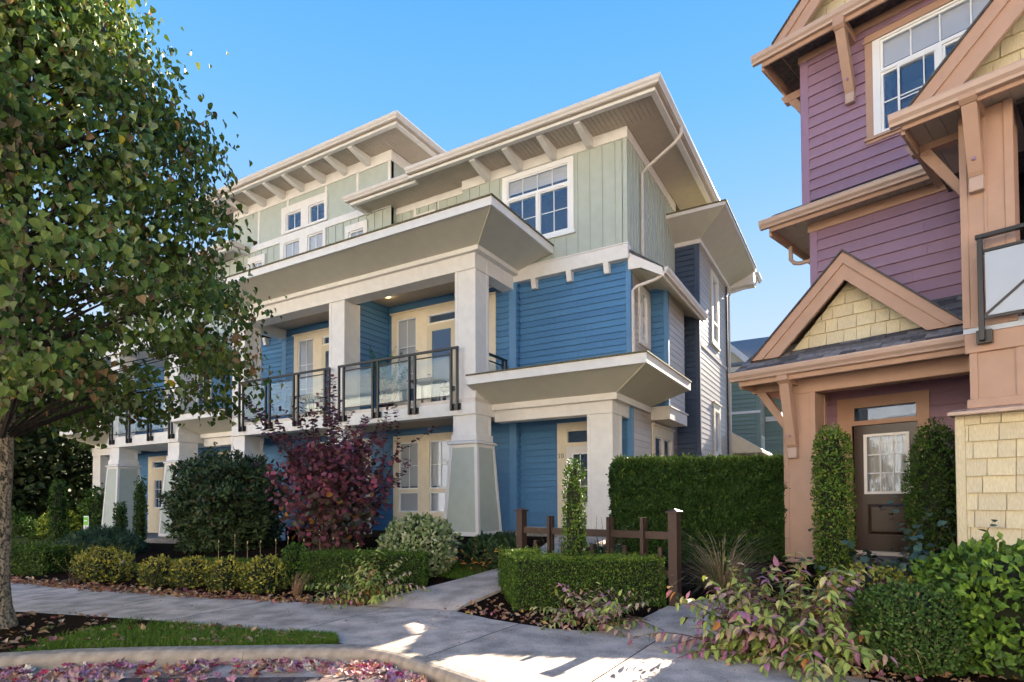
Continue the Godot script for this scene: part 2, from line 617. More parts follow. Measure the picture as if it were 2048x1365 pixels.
func vary(m: StandardMaterial3D, n: int, by: float) -> void:
	var out := []
	for k in n:
		var v: StandardMaterial3D = m.duplicate()
		var f := 1.0 + by * (2.0 * k / (n - 1) - 1.0)
		v.albedo_color = Color(minf(m.albedo_color.r * f, 1.0), minf(m.albedo_color.g * f, 1.0), minf(m.albedo_color.b * (1.0 + (f - 1.0) * 0.7), 1.0))
		v.uv1_offset = Vector3(k * 0.37, k * 0.21, k * 0.13)
		out.append(v)
	variants[m] = out


func make_sky() -> void:
	var cam := Camera3D.new()
	cam.name = "camera"
	add_child(cam)
	cam.position = Vector3(0, 1.5, 0)
	cam.rotation = Vector3(0.025432, 0.530398, -0.004095)   # yaw, then pitch, then roll
	cam.projection = Camera3D.PROJECTION_FRUSTUM
	cam.near = 0.05
	cam.far = 600.0
	cam.size = 0.05 * 1365.0 / 1188.337
	cam.frustum_offset = Vector2(0, 0.05 * (974.049 - 682.5) / 1188.337)
	cam.current = true
	var w := 64
	var h := 512
	var im := Image.create(w, h, false, Image.FORMAT_RGBF)
	var stops := [[-90.0, c8(120, 116, 108)], [-1.0, c8(190, 190, 186)], [0.0, c8(250, 252, 253)], [8.0, c8(232, 244, 254)], [15.0, c8(206, 234, 254)], [20.0, c8(184, 225, 255)], [26.0, c8(155, 212, 255)], [33.0, c8(126, 200, 255)], [41.0, c8(106, 186, 255)], [60.0, c8(74, 152, 236)], [90.0, c8(58, 128, 216)]]
	for y in h:
		var el := 90.0 - 180.0 * (y + 0.5) / h
		var i := 0
		while i < stops.size() - 2 and el > stops[i + 1][0]:
			i += 1
		var t := clampf((el - stops[i][0]) / (stops[i + 1][0] - stops[i][0]), 0, 1)
		var c: Color = (stops[i][1] as Color).srgb_to_linear().lerp((stops[i + 1][1] as Color).srgb_to_linear(), t)
		c = Color(c.r, c.g, c.b * 1.12) * (SKY_GAIN / EXPOSURE)
		for x in w:
			im.set_pixel(x, y, Color(c.r, c.g, c.b))
	var pan := PanoramaSkyMaterial.new()
	pan.panorama = ImageTexture.create_from_image(im)
	var sky := Sky.new()
	sky.sky_material = pan
	var env := Environment.new()
	env.background_mode = Environment.BG_SKY
	env.sky = sky
	env.tonemap_mode = Environment.TONE_MAPPER_LINEAR
	env.tonemap_exposure = EXPOSURE
	env.sdfgi_enabled = true
	env.ssao_enabled = true
	env.ssil_enabled = true
	var we := WorldEnvironment.new()
	we.name = "world_environment"
	we.environment = env
	add_child(we)
	var sun := DirectionalLight3D.new()
	sun.name = "sun"
	sun.light_energy = 1.45
	sun.light_color = Color(1.0, 0.945, 0.87)
	sun.light_angular_distance = 0.5
	sun.shadow_enabled = true
	add_child(sun)
	sun.look_at_from_position(Vector3.ZERO, Vector3(-0.09, -tan(deg_to_rad(24.3)), 1.0))


const EXPOSURE := 6.0
const SKY_GAIN := 1.0


func _ready() -> void:
	rng.seed = 7
	make_sky()
	make_materials()
	build_ground()
	build_blue_house()
	build_purple_house()
	build_far_houses()
	build_fixtures()
	build_plants()
	build_litter()


# ---------- the blue row. Street coordinates: x to the right along the facade, z towards the street
func column(house: Node3D, xr: float, zf: float, y0: float, y1: float, w := 0.54) -> void:
	var s := begin()
	var i := 0.012
	cb(s, Vector3(xr - w + i, y0, zf - w + i), Vector3(xr - i, y1, zf - i))
	for gx in [xr - w, xr - 0.075]:
		for gz in [zf - w, zf - 0.075]:
			cb(s, Vector3(gx, y0, gz), Vector3(gx + 0.075, y1, gz + 0.075), 0.004)
	part("column", s, M.white, house)


func pier(house: Node3D, cx: float, cz: float, y0: float, neck_top: float) -> void:
	var s := begin()
	var r := 0.3
	cb(s, Vector3(cx - r + 0.012, 2.94, cz - r + 0.012), Vector3(cx + r - 0.012, neck_top, cz + r - 0.012))
	for gx in [cx - r, cx + r - 0.075]:
		for gz in [cz - r, cz + r - 0.075]:
			cb(s, Vector3(gx, 2.94, gz), Vector3(gx + 0.075, neck_top, gz + 0.075), 0.004)
	cb(s, Vector3(cx - r - 0.03, 2.812, cz - r - 0.03), Vector3(cx + r + 0.03, 2.95, cz + r + 0.03))
	var neck := part("pier_neck", s, M.white, house)
	var c := begin()
	cb(c, Vector3(cx - r - 0.1, 2.735, cz - r - 0.1), Vector3(cx + r + 0.1, 2.775, cz + r + 0.1), 0.01)
	frustum(c, Vector3(cx, 0, cz), r + 0.095, 2.776, r + 0.03, 2.806)
	obj("cap", c, M.white, neck)
	var b := begin()
	var r1 := 0.335
	var r0 := 0.455
	frustum(b, Vector3(cx, 0, cz), r0, y0, r1, 2.735)
	var base := part("tapered_base", b, M.sage, house)
	var t := begin()
	for g in [[-1, -1], [1, -1], [1, 1], [-1, 1]]:
		bar(t, Vector3(cx + g[0] * (r0 - 0.02), y0 + 0.002, cz + g[1] * (r0 - 0.02)), Vector3(cx + g[0] * (r1 - 0.02), 2.733, cz + g[1] * (r1 - 0.02)), 0.075, 0.075, Vector3.RIGHT)
	for g in [[1, 0], [-1, 0], [0, 1], [0, -1]]:
		var n := Vector3(g[0], 0, g[1])
		var e := Vector3(-g[1], 0, g[0])
		for q in [[y0, 0.09, r0], [2.735 - 0.075, 0.073, r1 + 0.004]]:
			fbox(t, Vector3(cx, q[0], cz) + n * (q[2] - 0.03), e, UP, n, -q[2] + 0.05, q[2] - 0.05, 0.003, q[1], 0.0, 0.042)
	obj("edge_trim", t, M.white, base)
	if y0 < 0.7:
		var p := begin()
		cb(p, Vector3(cx - 0.42, 0.1, cz - 0.42), Vector3(cx + 0.42, y0, cz + 0.42), 0.012)
		part("plinth", p, M.plinth, house)


func railing(house: Node3D, xs: Array, z: float, y_top := 4.85, y_foot := 3.47) -> void:
	var s := begin()
	cb(s, Vector3(xs[0] - 0.03, y_top - 0.05, z - 0.025), Vector3(xs[-1] + 0.03, y_top, z + 0.025), 0.004)
	var r := part("balcony_railing", s, M.black, house)
	for i in xs.size():
		var off := [-0.085, 0.085]
		if i == 0:
			off = [0.0, 0.16]
		elif i == xs.size() - 1:
			off = [-0.16, 0.0]
		for o in off:
			var p := begin()
			cb(p, Vector3(xs[i] + o - 0.025, y_foot, z - 0.025), Vector3(xs[i] + o + 0.025, y_top - 0.05, z + 0.025), 0.004)
			obj("post", p, M.black, r)
		var f := begin()
		bx(f, Vector3(xs[i] + off[0] - 0.02, y_foot + 0.01, z - 0.045), Vector3(xs[i] + off[1] + 0.07, y_foot + 0.15, z - 0.026))
		obj("mounting_plate", f, M.black, r)
	for i in xs.size() - 1:
		var a: float = xs[i] + (0.185 if i == 0 else 0.11)
		var b: float = xs[i + 1] - (0.185 if i == xs.size() - 2 else 0.11)
		for y in [y_top - 0.15, 3.79]:
			var m := begin()
			bx(m, Vector3(a, y - 0.012, z - 0.012), Vector3(b, y + 0.012, z + 0.012))
			obj("rail", m, M.black, r)
		var g := begin()
		quad(g, Vector3(a + 0.02, 3.81, z), Vector3(b - 0.02, 3.81, z), Vector3(b - 0.02, y_top - 0.19, z), Vector3(a + 0.02, y_top - 0.19, z), Vector3.BACK)
		obj("glass_panel", g, M.clear, r)


func corbel(house: Node3D, x: float, y: float, zw: float, zt: float) -> void:
	var s := begin()
	prism(s, [Vector2(0, 0), Vector2(0, -0.23), Vector2(0.1, -0.235), Vector2(0.42, -0.16), Vector2(zt - zw, -0.085), Vector2(zt - zw, 0)], Vector3(x - 0.07, y, zw), Vector3.BACK, UP, Vector3(0.14, 0, 0))
	part("eave_bracket", s, M.white, house)


func build_blue_house() -> void:
	var base := Vector3(-11, 0.3, -14)
	var H := thing("blue_townhouse_row", "blue townhouse row with sage upper storey, white columns and glass balconies", "house", base)
	H.set_meta("shift", -base)
	var R := Vector3.RIGHT
	var F := Vector3.BACK
	var BK := Vector3.FORWARD
	var W := -12.05
	var s: SurfaceTool
	# solid unseen core, added so the sun does not come through the building
	s = begin()
	bx(s, Vector3(-25.1, 0.2, -12.75), Vector3(-4.75, 9.5, -19.4))
	bx(s, Vector3(-17.4, 9.5, -12.5), Vector3(-11.0, 11.0, -19.4))
	bx(s, Vector3(-4.8, 0.2, -16.2), Vector3(-4.0, 8.3, -19.4))
	part("sun_block", s, M.inner, H)
	# upper storey, right bay
	batten_wall(H, Vector3(-8.47, 6.99, W), R, F, 4.27, 2.3, 0.292, M.sage, [[1.18, 0.58, 3.04, 2.26]], 0.2)
	s = begin()
	for q in [[-8.47, -4.17, W, W + 0.035]]:
		cb(s, Vector3(q[0], 9.285, W), Vector3(-4.165, 9.52, W + 0.035))
	cb(s, Vector3(-4.2, 9.285, -15.9), Vector3(-4.165, 9.52, W - 0.002))
	part("frieze", s, M.white, H)
	s = begin()
	bx(s, Vector3(-4.28, 6.99, W - 0.01), Vector3(-4.18, 9.285, W + 0.02))
	part("corner_board", s, M.sage, H)
	window(H, Vector3(-7.28, 7.57, W), R, F, 1.86, 1.68, [[0.13, 1.12, 1.73, 1.57, 4, 1], [0.13, 0.05, 0.92, 1.07, 2, 2], [0.98, 0.05, 1.73, 1.07, 2, 2]], M.vinyl, {"sill": 1, "blind": 0.75, "blind_rows": [0], "deep": 0.4, "sash": 0.03})
	batten_wall(H, Vector3(-4.2, 6.8, W), BK, R, 3.85, 2.5, 0.2, M.sage, [], 0.12)
	# recessed part of the upper storey
	batten_wall(H, Vector3(-10.82, 6.9, -12.26), R, F, 2.4, 2.46, 0.3, M.sage, [[0.86, 1.2, 1.26, 2.2]], 0.2)
	s = begin()
	cb(s, Vector3(-10.82, 9.34, -12.26), Vector3(-8.47, 9.52, -12.235))
	for x in [-10.2, -9.46]:
		bx(s, Vector3(x, 6.9, -12.26), Vector3(x + 0.09, 9.34, -12.238))
	part("trim", s, M.white, H)
	window(H, Vector3(-10.11, 7.9, -12.26), R, F, 0.65, 1.25, [[0.09, 0.1, 0.56, 0.97, 2, 2]], M.white, {"blind": 0.6})
	# middle block, taller
	batten_wall(H, Vector3(-17.6, 6.9, W), R, F, 6.78, 2.6, 0.3, M.sage, [[2.32, 1.2, 4.31, 2.6], [0.77, 1.3, 1.61, 2.42], [5.11, 1.3, 5.93, 2.44]], 0.16)
	s = begin()
	plate(s, Vector3(-17.6, 9.7, W), R, F, 6.78, 1.35, [[2.38, 0.02, 4.37, 0.84]], -0.1, 0.0)
	var up := part("wall", s, M.sage, H)
	for x in [-16.37, -15.0, -13.33, -12.07, -10.9]:
		s = begin()
		var lo := 9.7 if x < -15.1 or x > -13.3 else 10.55
		bx(s, Vector3(x - 0.025, lo, W), Vector3(x + 0.06, 10.76, W + 0.018))
		obj("batten", s, M.white, up)
	s = begin()
	cb(s, Vector3(-17.62, 10.76, W), Vector3(-10.785, 11.05, W + 0.035))
	cb(s, Vector3(-10.82, 10.76, -14.5), Vector3(-10.785, 11.05, W - 0.002))
	part("frieze", s, M.white, H)
	s = begin()
	cb(s, Vector3(-17.62, 9.5, W), Vector3(-10.8, 9.7, W + 0.04))
	part("belly_band", s, M.white, H)
	s = begin()
	bx(s, Vector3(-10.92, 6.9, -14.6), Vector3(-10.82, 11.05, W - 0.003))
	part("wall", s, M.sage, H)
	window(H, Vector3(-15.22, 9.72, W), R, F, 1.99, 0.82, [[0.2, 0.06, 0.88, 0.6, 2, 1], [1.21, 0.06, 1.88, 0.6, 2, 1]], M.white, {"proud": 0.06, "deep": 0.35})
	window(H, Vector3(-15.28, 8.1, W), R, F, 1.99, 1.4, [[0.17, 0.1, 0.88, 1.34, 2, 2], [1.22, 0.1, 1.87, 1.34, 2, 2]], M.white, {"blind": 0.9, "proud": 0.06})
	for x in [-16.83, -12.49]:
		window(H, Vector3(x, 8.2, W), R, F, 0.83, 1.13, [[0.13, 0.1, 0.7, 0.94, 2, 2]], M.white, {"blind": 0.7, "proud": 0.06})
	# left block, mostly behind the lime tree
	batten_wall(H, Vector3(-25.2, 6.9, W), R, F, 7.6, 2.6, 0.3, M.sage, [], 0.16)
	for x in [-24.0, -20.6]:
		window(H, Vector3(x, 7.5, W), R, F, 1.8, 1.6, [[0.12, 0.08, 0.86, 1.5, 2, 2], [0.94, 0.08, 1.68, 1.5, 2, 2]], M.white, {"proud": 0.06, "deep": 0.05})
	# roofs: right, middle, left
	s = begin()
	prism(s, [Vector2(-11.72, 9.6), Vector2(-3.2, 9.6), Vector2(-3.22, 9.66), Vector2(-6.3, 9.68), Vector2(-11.72, 9.68)], Vector3(0, 0, -16.6), R, UP, Vector3(0, 0, 5.3))
	prism(s, [Vector2(-9.47, 9.6), Vector2(-3.2, 9.6), Vector2(-3.22, 9.65), Vector2(-9.45, 9.66)], Vector3(0, 0, -11.3), R, UP, Vector3(0, 0, 0.26))
	part("roof", s, M.shingle[0], H)
	soffit(H, -9.43, -3.24, W + 0.03, -11.08, 9.52, true, M.soffit)
	soffit(H, -11.66, -9.43, -12.25, -11.3, 9.521, true, M.soffit)
	soffit(H, -9.43, -8.44, -12.26, -12.02, 9.5215, true, M.soffit)
	soffit(H, -4.16, -3.24, -16.5, W + 0.03, 9.522, false, M.soffit)
	gutter(H, [Vector3(-9.47, 9.67, -11.13), Vector3(-3.27, 9.67, -11.13), Vector3(-3.27, 9.67, -16.6)], M.gutter)
	gutter(H, [Vector3(-11.72, 9.67, -12.2), Vector3(-11.72, 9.67, -11.35), Vector3(-9.47, 9.67, -11.35)], M.gutter)
	s = begin()
	sweep(s, [Vector3(-9.47, 9.46, -11.13), Vector3(-3.27, 9.46, -11.13), Vector3(-3.27, 9.46, -16.6)], [Vector2(-0.03, 0), Vector2(-0.03, 0.09), Vector2(-0.14, 0.09), Vector2(-0.14, 0)])
	sweep(s, [Vector3(-11.72, 9.46, -12.2), Vector3(-11.72, 9.46, -11.35), Vector3(-9.42, 9.46, -11.35)], [Vector2(-0.03, 0), Vector2(-0.03, 0.09), Vector2(-0.14, 0.09), Vector2(-0.14, 0)])
	sweep(s, [Vector3(-9.47, 9.56, -11.14), Vector3(-3.28, 9.56, -11.14), Vector3(-3.28, 9.56, -16.6)], [Vector2(0, 0), Vector2(0, 0.1), Vector2(-0.05, 0.1), Vector2(-0.05, 0)])
	part("fascia", s, M.white, H)
	for x in [-7.67, -6.79, -5.9, -5.01]:
		corbel(H, x, 9.52, W + 0.035, -11.29)
	s = begin()
	prism(s, [Vector2(-18.6, 11.15), Vector2(-9.85, 11.15), Vector2(-9.86, 11.2), Vector2(-13, 11.22), Vector2(-15.5, 11.22), Vector2(-18.6, 11.2)], Vector3(0, 0, -14.5), R, UP, Vector3(0, 0, 3.4))
	part("roof", s, M.shingle[0], H)
	soffit(H, -18.55, -9.8, W + 0.03, -11.1, 11.05, true, M.soffit)
	soffit(H, -10.78, -9.8, -14.4, W + 0.03, 11.052, false, M.soffit)
	gutter(H, [Vector3(-18.65, 11.2, -14.4), Vector3(-18.65, 11.2, -11.15), Vector3(-9.85, 11.2, -11.15), Vector3(-9.85, 11.2, -14.4)], M.gutter)
	s = begin()
	sweep(s, [Vector3(-18.65, 10.99, -14.4), Vector3(-18.65, 10.99, -11.15), Vector3(-9.85, 10.99, -11.15), Vector3(-9.85, 10.99, -14.4)], [Vector2(-0.03, 0), Vector2(-0.03, 0.09), Vector2(-0.14, 0.09), Vector2(-0.14, 0)])
	part("fascia", s, M.white, H)
	for x in [-16.93, -16.02, -15.12, -14.27, -13.37, -12.5, -11.6]:
		corbel(H, x, 11.05, W + 0.035, -11.29)
	s = begin()
	prism(s, [Vector2(-26.0, 9.6), Vector2(-16.8, 9.6), Vector2(-16.82, 9.66), Vector2(-18.0, 9.68), Vector2(-26.0, 9.68)], Vector3(0, 0, -16.6), R, UP, Vector3(0, 0, 5.2))
	part("roof", s, M.shingle[0], H)
	soffit(H, -25.9, -16.85, -12.04, -11.45, 9.52, true, M.soffit)
	gutter(H, [Vector3(-26.0, 9.67, -11.4), Vector3(-16.8, 9.67, -11.4), Vector3(-16.8, 9.67, -12.04)], M.gutter)
	s = begin()
	sweep(s, [Vector3(-26.0, 9.46, -11.4), Vector3(-16.8, 9.46, -11.4), Vector3(-16.8, 9.46, -12.04)], [Vector2(-0.03, 0), Vector2(-0.03, 0.09), Vector2(-0.14, 0.09), Vector2(-0.14, 0)])
	part("fascia", s, M.white, H)
	# band and bay below the upper storey
	s = begin()
	cb(s, Vector3(-8.4, 6.68, -12.22), Vector3(-4.17, 6.985, W + 0.03))
	bx(s, Vector3(-8.4, 6.985, W - 0.02), Vector3(-4.165, 7.015, W + 0.045))
	part("band", s, M.white, H)
	for x in [-6.47, -5.57, -4.68]:
		s = begin()
		prism(s, [Vector2(0, 0), Vector2(0, -0.22), Vector2(0.11, -0.22), Vector2(0.17, -0.02), Vector2(0.17, 0)], Vector3(x - 0.06, 6.68, -12.19), F, UP, Vector3(0.12, 0, 0))
		part("bracket", s, M.white, H)
	siding(H, Vector3(-6.93, 3.6, -12.21), R, F, 2.65, 3.08, 0.143, M.blue)
	s = begin()
	cb(s, Vector3(-4.285, 3.6, -12.3), Vector3(-4.17, 6.68, -12.18))
	part("corner_board", s, M.blue_trim, H)
	# balcony wall
	siding(H, Vector3(-10.9, 3.72, W), R, F, 3.78, 3.03, 0.143, M.blue, [[0.14, 0.05, 3.42, 2.78]])
	siding(H, Vector3(-15.0, 3.72, W), R, F, 3.57, 3.03, 0.143, M.blue, [[0.37, 0.05, 3.5, 2.78]])
	siding(H, Vector3(-18.4, 3.6, -12.21), R, F, 3.2, 3.08, 0.143, M.blue)
	s = begin()
	cb(s, Vector3(-7.12, 3.72, -12.2), Vector3(-6.925, 6.68, W + 0.03))
	cb(s, Vector3(-15.2, 3.72, -12.2), Vector3(-15.0, 6.7, W + 0.03))
	part("corner_board", s, M.blue_trim, H)
	siding(H, Vector3(-6.925, 3.6, W), BK, R, 0.16, 3.08, 0.143, M.blue)
	siding(H, Vector3(-10.93, 3.72, -10.98), BK, R, 1.07, 3.03, 0.143, M.blue)
	s = begin()
	bx(s, Vector3(-11.2, 3.72, W), Vector3(-11.05, 6.75, -10.98))
	part("partition", s, M.blue, H)
	for x in [-10.76, -14.63]:
		window(H, Vector3(x, 3.77, W), R, F, 3.28 if x > -12 else 3.13, 2.73, [[0.17, 0.35, 0.84, 2.58, 2, 3], [1.22, 2.3, 2.14, 2.55, 1, 1], [2.36, 0.35, 3.08 if x > -12 else 3.0, 2.58, 2, 3]], M.trim_warm, {"blind": 0.85, "blind_rows": [0], "called": "window_group", "head": 1, "deep": 0.5})
		s = begin()
		plate(s, Vector3(x + 1.22, 3.77, W), R, F, 0.92, 2.26, [[0.16, 0.25, 0.76, 2.1]], 0.05, 0.075)
		var d := part("balcony_door", s, M.door_cream, H)
		s = begin()
		quad(s, Vector3(x + 1.38, 4.02, W + 0.06), Vector3(x + 1.98, 4.02, W + 0.06), Vector3(x + 1.98, 5.87, W + 0.06), Vector3(x + 1.38, 5.87, W + 0.06), F)
		obj("pane", s, M.glass, d)
		s = begin()
		bx(s, Vector3(x + 1.3, 3.95, W + 0.047), Vector3(x + 2.05, 5.95, W + 0.049))
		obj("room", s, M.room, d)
		s = begin()
		tube(s, [Vector3(x + 1.29, 4.75, W + 0.075), Vector3(x + 1.29, 4.75, W + 0.13), Vector3(x + 1.38, 4.75, W + 0.13)], [0.012, 0.012, 0.011])
		obj("handle", s, M.black, d)
	for x in [-16.07, -17.0]:
		s = begin()
		prism(s, [Vector2(0, 0), Vector2(0, -0.22), Vector2(0.11, -0.22), Vector2(0.17, -0.02), Vector2(0.17, 0)], Vector3(x - 0.06, 6.68, -12.19), F, UP, Vector3(0.12, 0, 0))
		part("bracket", s, M.white, H)
	soffit(H, -15.2, -7.05, W + 0.02, -10.5, 6.75, true, M.soffit, 0.09)
	# long flared porch roof over the balcony
	flare(H, -16.4, -5.94, -9.4, W + 0.03, -15.45, -6.87, -10.33, 7.31, 7.14, 6.93, 6.83)
	s = begin()
	cb(s, Vector3(-15.3, 6.5, -10.86), Vector3(-7.0, 6.86, -10.42))
	cb(s, Vector3(-7.3, 6.5, -12.2), Vector3(-6.99, 6.86, -10.861))
	cb(s, Vector3(-15.31, 6.5, -12.04), Vector3(-15.0, 6.86, -10.861))
	part("porch_beam", s, M.white, H)
	for x in [-7.01, -10.89, -14.76]:
		column(H, x, -10.44, 3.725, 6.5)
	# balcony deck
	s = begin()
	cb(s, Vector3(-15.26, 3.37, -10.7), Vector3(-6.99, 3.64, -10.4))
	cb(s, Vector3(-7.25, 3.37, -12.0), Vector3(-6.99, 3.64, -10.701))
	part("deck_band", s, M.white, H)
	s = begin()
	bx(s, Vector3(-15.2, 3.64, -12.04), Vector3(-7.0, 3.722, -10.41))
	part("deck", s, M.gutter, H)
	soffit(H, -15.2, -7.25, -12.03, -10.7, 3.42, true, M.soffit, 0.09)
	railing(H, [-10.965, -9.775, -8.665, -7.42], -10.345)
	railing(H, [-14.83, -13.63, -12.52, -11.305], -10.345)
	s = begin()
	cb(s, Vector3(-7.085, 4.755, -11.81), Vector3(-7.035, 4.805, -11.0), 0.004)
	var r2 := part("balcony_railing", s, M.black, H)
	s = begin()
	for q in [[-11.81, 4.755, 3.72], [-11.66, 4.755, 3.72]]:
		bx(s, Vector3(-7.082, q[2], q[0]), Vector3(-7.038, q[1], q[0] + 0.045))
	bx(s, Vector3(-7.072, 4.62, -11.65), Vector3(-7.048, 4.645, -11.0))
	obj("post", s, M.black, r2)
	s = begin()
	quad(s, Vector3(-7.06, 3.8, -11.64), Vector3(-7.06, 3.8, -11.0), Vector3(-7.06, 4.6, -11.0), Vector3(-7.06, 4.6, -11.64), R)
	obj("glass_panel", s, M.clear, r2)
	for q in [[-7.3, 0.78], [-11.16, 0.7], [-15.03, 0.55], [-18.17, 0.48], [-21.64, 0.4]]:
		pier(H, q[0], -10.74, q[1], 3.372)
	# ground floor under the balcony
	siding(H, Vector3(-15.2, 0.75, W), R, F, 8.09, 2.67, 0.143, M.blue, [[4.5, 0.2, 6.75, 2.5], [1.5, 0.2, 3.7, 2.5]])
	siding(H, Vector3(-6.925, 0.75, W), BK, R, 0.16, 2.67, 0.143, M.blue)
	s = begin()
	cb(s, Vector3(-7.12, 0.75, -12.2), Vector3(-6.925, 3.42, W + 0.03))
	part("corner_board", s, M.blue_trim, H)
	for x in [-10.7, -13.72]:
		window(H, Vector3(x, 0.95, W), R, F, 2.25 if x > -12 else 2.2, 2.3, [[0.18, 0.89, 0.85, 2.12, 2, 2], [0.18, 0.29, 0.85, 0.81, 1, 1], [1.21, 0.89, 1.9, 2.12, 2, 2], [1.21, 0.29, 1.9, 0.81, 1, 1]], M.trim_warm if x > -12 else M.white, {"sill": 1, "blind": 0.97, "deep": 0.3})
	# entrance porch with its flared roof
	flare(H, -7.05, -3.21, -10.18, -13.34, -7.01, -4.11, -11.08, 4.13, 3.95, 3.65, 3.52, -13.3, false)
	s = begin()
	cb(s, Vector3(-7.0, 3.27, -11.5), Vector3(-4.23, 3.56, -11.18))
	cb(s, Vector3(-4.54, 3.27, -12.2), Vector3(-4.23, 3.56, -11.501))
	part("porch_beam", s, M.white, H)
	column(H, -4.24, -11.2, 0.84, 3.27, 0.55)
	soffit(H, -6.95, -4.5, -12.2, -11.5, 3.42, true, M.soffit, 0.09)
	siding(H, Vector3(-6.93, 0.84, -12.21), R, F, 2.65, 2.6, 0.143, M.blue, [[1.0, 0.0, 2.3, 2.44]])
	s = begin()
	cb(s, Vector3(-4.285, 0.7, -12.3), Vector3(-4.17, 3.6, -12.18))
	part("corner_board", s, M.blue_trim, H)
	s = begin()
	plate(s, Vector3(-5.935, 0.84, -12.21), R, F, 1.31, 2.44, [[0.2, 0.02, 1.11, 1.9], [0.26, 1.985, 1.05, 2.24]], 0.0, 0.05)
	var fr := part("door_frame", s, M.trim_warm, H)
	s = begin()
	quad(s, Vector3(-5.69, 2.81, -12.2), Vector3(-4.88, 2.81, -12.2), Vector3(-4.88, 3.09, -12.2), Vector3(-5.69, 3.09, -12.2), F)
	obj("transom_pane", s, M.glass, fr)
	s = begin()
	bx(s, Vector3(-5.75, 0.9, -12.35), Vector3(-4.8, 3.2, -12.32))
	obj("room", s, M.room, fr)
	var num := TextMesh.new()
	num.text = "10"
	num.font_size = 16
	num.pixel_size = 0.0085
	num.depth = 0.012
	var ft := SystemFont.new()
	ft.font_names = PackedStringArray(["Droid Serif"])
	num.font = ft
	var nn := obj("house_number", num, M.plinth, fr)
	nn.position = Vector3(-5.84, 2.53, -12.148)
	s = begin()
	plate(s, Vector3(-5.735, 0.86, -12.21), R, F, 0.91, 1.88, [[0.17, 0.6, 0.74, 1.72]], -0.02, 0.025)
	fbox(s, Vector3(-5.735, 0.86, -12.21), R, UP, F, 0.17, 0.74, 0.12, 0.48, 0.025, 0.034)
	var dr := part("front_door", s, M.white, H)
	s = begin()
	quad(s, Vector3(-5.57, 1.46, -12.205), Vector3(-4.99, 1.46, -12.205), Vector3(-4.99, 2.58, -12.205), Vector3(-5.57, 2.58, -12.205), F)
	obj("pane", s, M.glass, dr)
	s = begin()
	plate(s, Vector3(-5.58, 1.45, -12.185), R, F, 0.59, 1.14, [[0.035, 0.035, 0.555, 1.105]], 0.0, 0.02)
	for u in [0.2, 0.39]:
		fbox(s, Vector3(-5.58, 1.45, -12.2), R, UP, F, u - 0.008, u + 0.008, 0.03, 1.11, 0.0, 0.012)
	for v in [0.39, 0.75]:
		fbox(s, Vector3(-5.58, 1.45, -12.2), R, UP, F, 0.03, 0.56, v - 0.008, v + 0.008, 0.0005, 0.0125)
	obj("lite_frame", s, M.vinyl, dr)
	s = begin()
	cb(s, Vector3(-6.93, 0.5, -12.2), Vector3(-4.15, 0.84, -11.05), 0.015)
	bx(s, Vector3(-6.4, 0.4, -11.05), Vector3(-4.6, 0.66, -10.7))
	part("porch_slab", s, M.plinth, H)
	# right flank: shed roof, bay, rear block
	siding(H, Vector3(-4.18, 3.6, -12.3), BK, R, 3.6, 3.1, 0.143, M.greyside, [[0.38, 1.4, 1.17, 2.71]])
	siding(H, Vector3(-4.18, 0.7, -12.3), BK, R, 3.6, 2.9, 0.143, M.greyside, [[1.27, 1.6, 3.0, 2.58]])
	window(H, Vector3(-4.18, 5.0, -12.68), BK, R, 0.79, 1.31, [[0.12, 0.08, 0.53, 1.2, 2, 2]], M.white)
	window(H, Vector3(-4.18, 2.3, -13.57), BK, R, 1.73, 0.98, [[0.16, 0.08, 0.82, 0.74, 1, 1], [0.9, 0.08, 1.57, 0.74, 1, 1]], M.trim_warm, {"head": 1})
	s = begin()
	bx(s, Vector3(-4.6, 3.66, -15.05), Vector3(-3.8, 6.45, -13.6))
	part("bay", s, M.greyside, H)
	siding(H, Vector3(-4.18, 3.66, -13.56), R, F, 0.33, 2.8, 0.143, M.blue)
	siding(H, Vector3(-3.775, 3.66, -13.56), BK, R, 1.48, 2.8, 0.143, M.greyside)
	s = begin()
	cb(s, Vector3(-3.86, 3.66, -13.63), Vector3(-3.75, 6.43, -13.53))
	part("corner_board", s, M.blue_trim, H)
	s = begin()
	cb(s, Vector3(-4.2, 3.38, -15.1), Vector3(-3.73, 3.655, -13.52))
	bx(s, Vector3(-4.2, 3.655, -15.12), Vector3(-3.7, 3.685, -13.49))
	part("bay_base", s, M.white, H)
	s = begin()
	prism(s, [Vector2(-4.2, 6.9), Vector2(-4.13, 6.86), Vector2(-3.45, 6.375), Vector2(-3.45, 6.345), Vector2(-4.2, 6.82)], Vector3(0, 0, -15.84), R, UP, Vector3(0, 0, 3.74))
	part("shed_roof", s, M.shingle[2], H)
	s = begin()
	prism(s, [Vector2(-4.2, 6.84), Vector2(-3.43, 6.345), Vector2(-3.43, 6.16), Vector2(-3.92, 6.44), Vector2(-4.2, 6.45)], Vector3(0, 0, -12.14), R, UP, Vector3(0, 0, 0.04))
	part("rake_board", s, M.white, H)
	s = begin()
	prism(s, [Vector2(-4.18, 6.45), Vector2(-3.92, 6.44), Vector2(-3.46, 6.19), Vector2(-3.46, 6.24), Vector2(-4.18, 6.5)], Vector3(0, 0, -15.84), R, UP, Vector3(0, 0, 3.7))
	part("soffit", s, M.taupe, H)
	s = begin()
	bx(s, Vector3(-3.49, 6.17, -15.84), Vector3(-3.455, 6.345, -12.141))
	part("fascia", s, M.white, H)
	gutter(H, [Vector3(-3.455, 6.35, -12.1), Vector3(-3.455, 6.35, -15.84)], M.gutter)
	siding(H, Vector3(-4.3, 0.6, -15.85), R, F, 0.66, 7.75, 0.143, M.blue_shaded)  # rear block front, its shade painted in as a darker blue
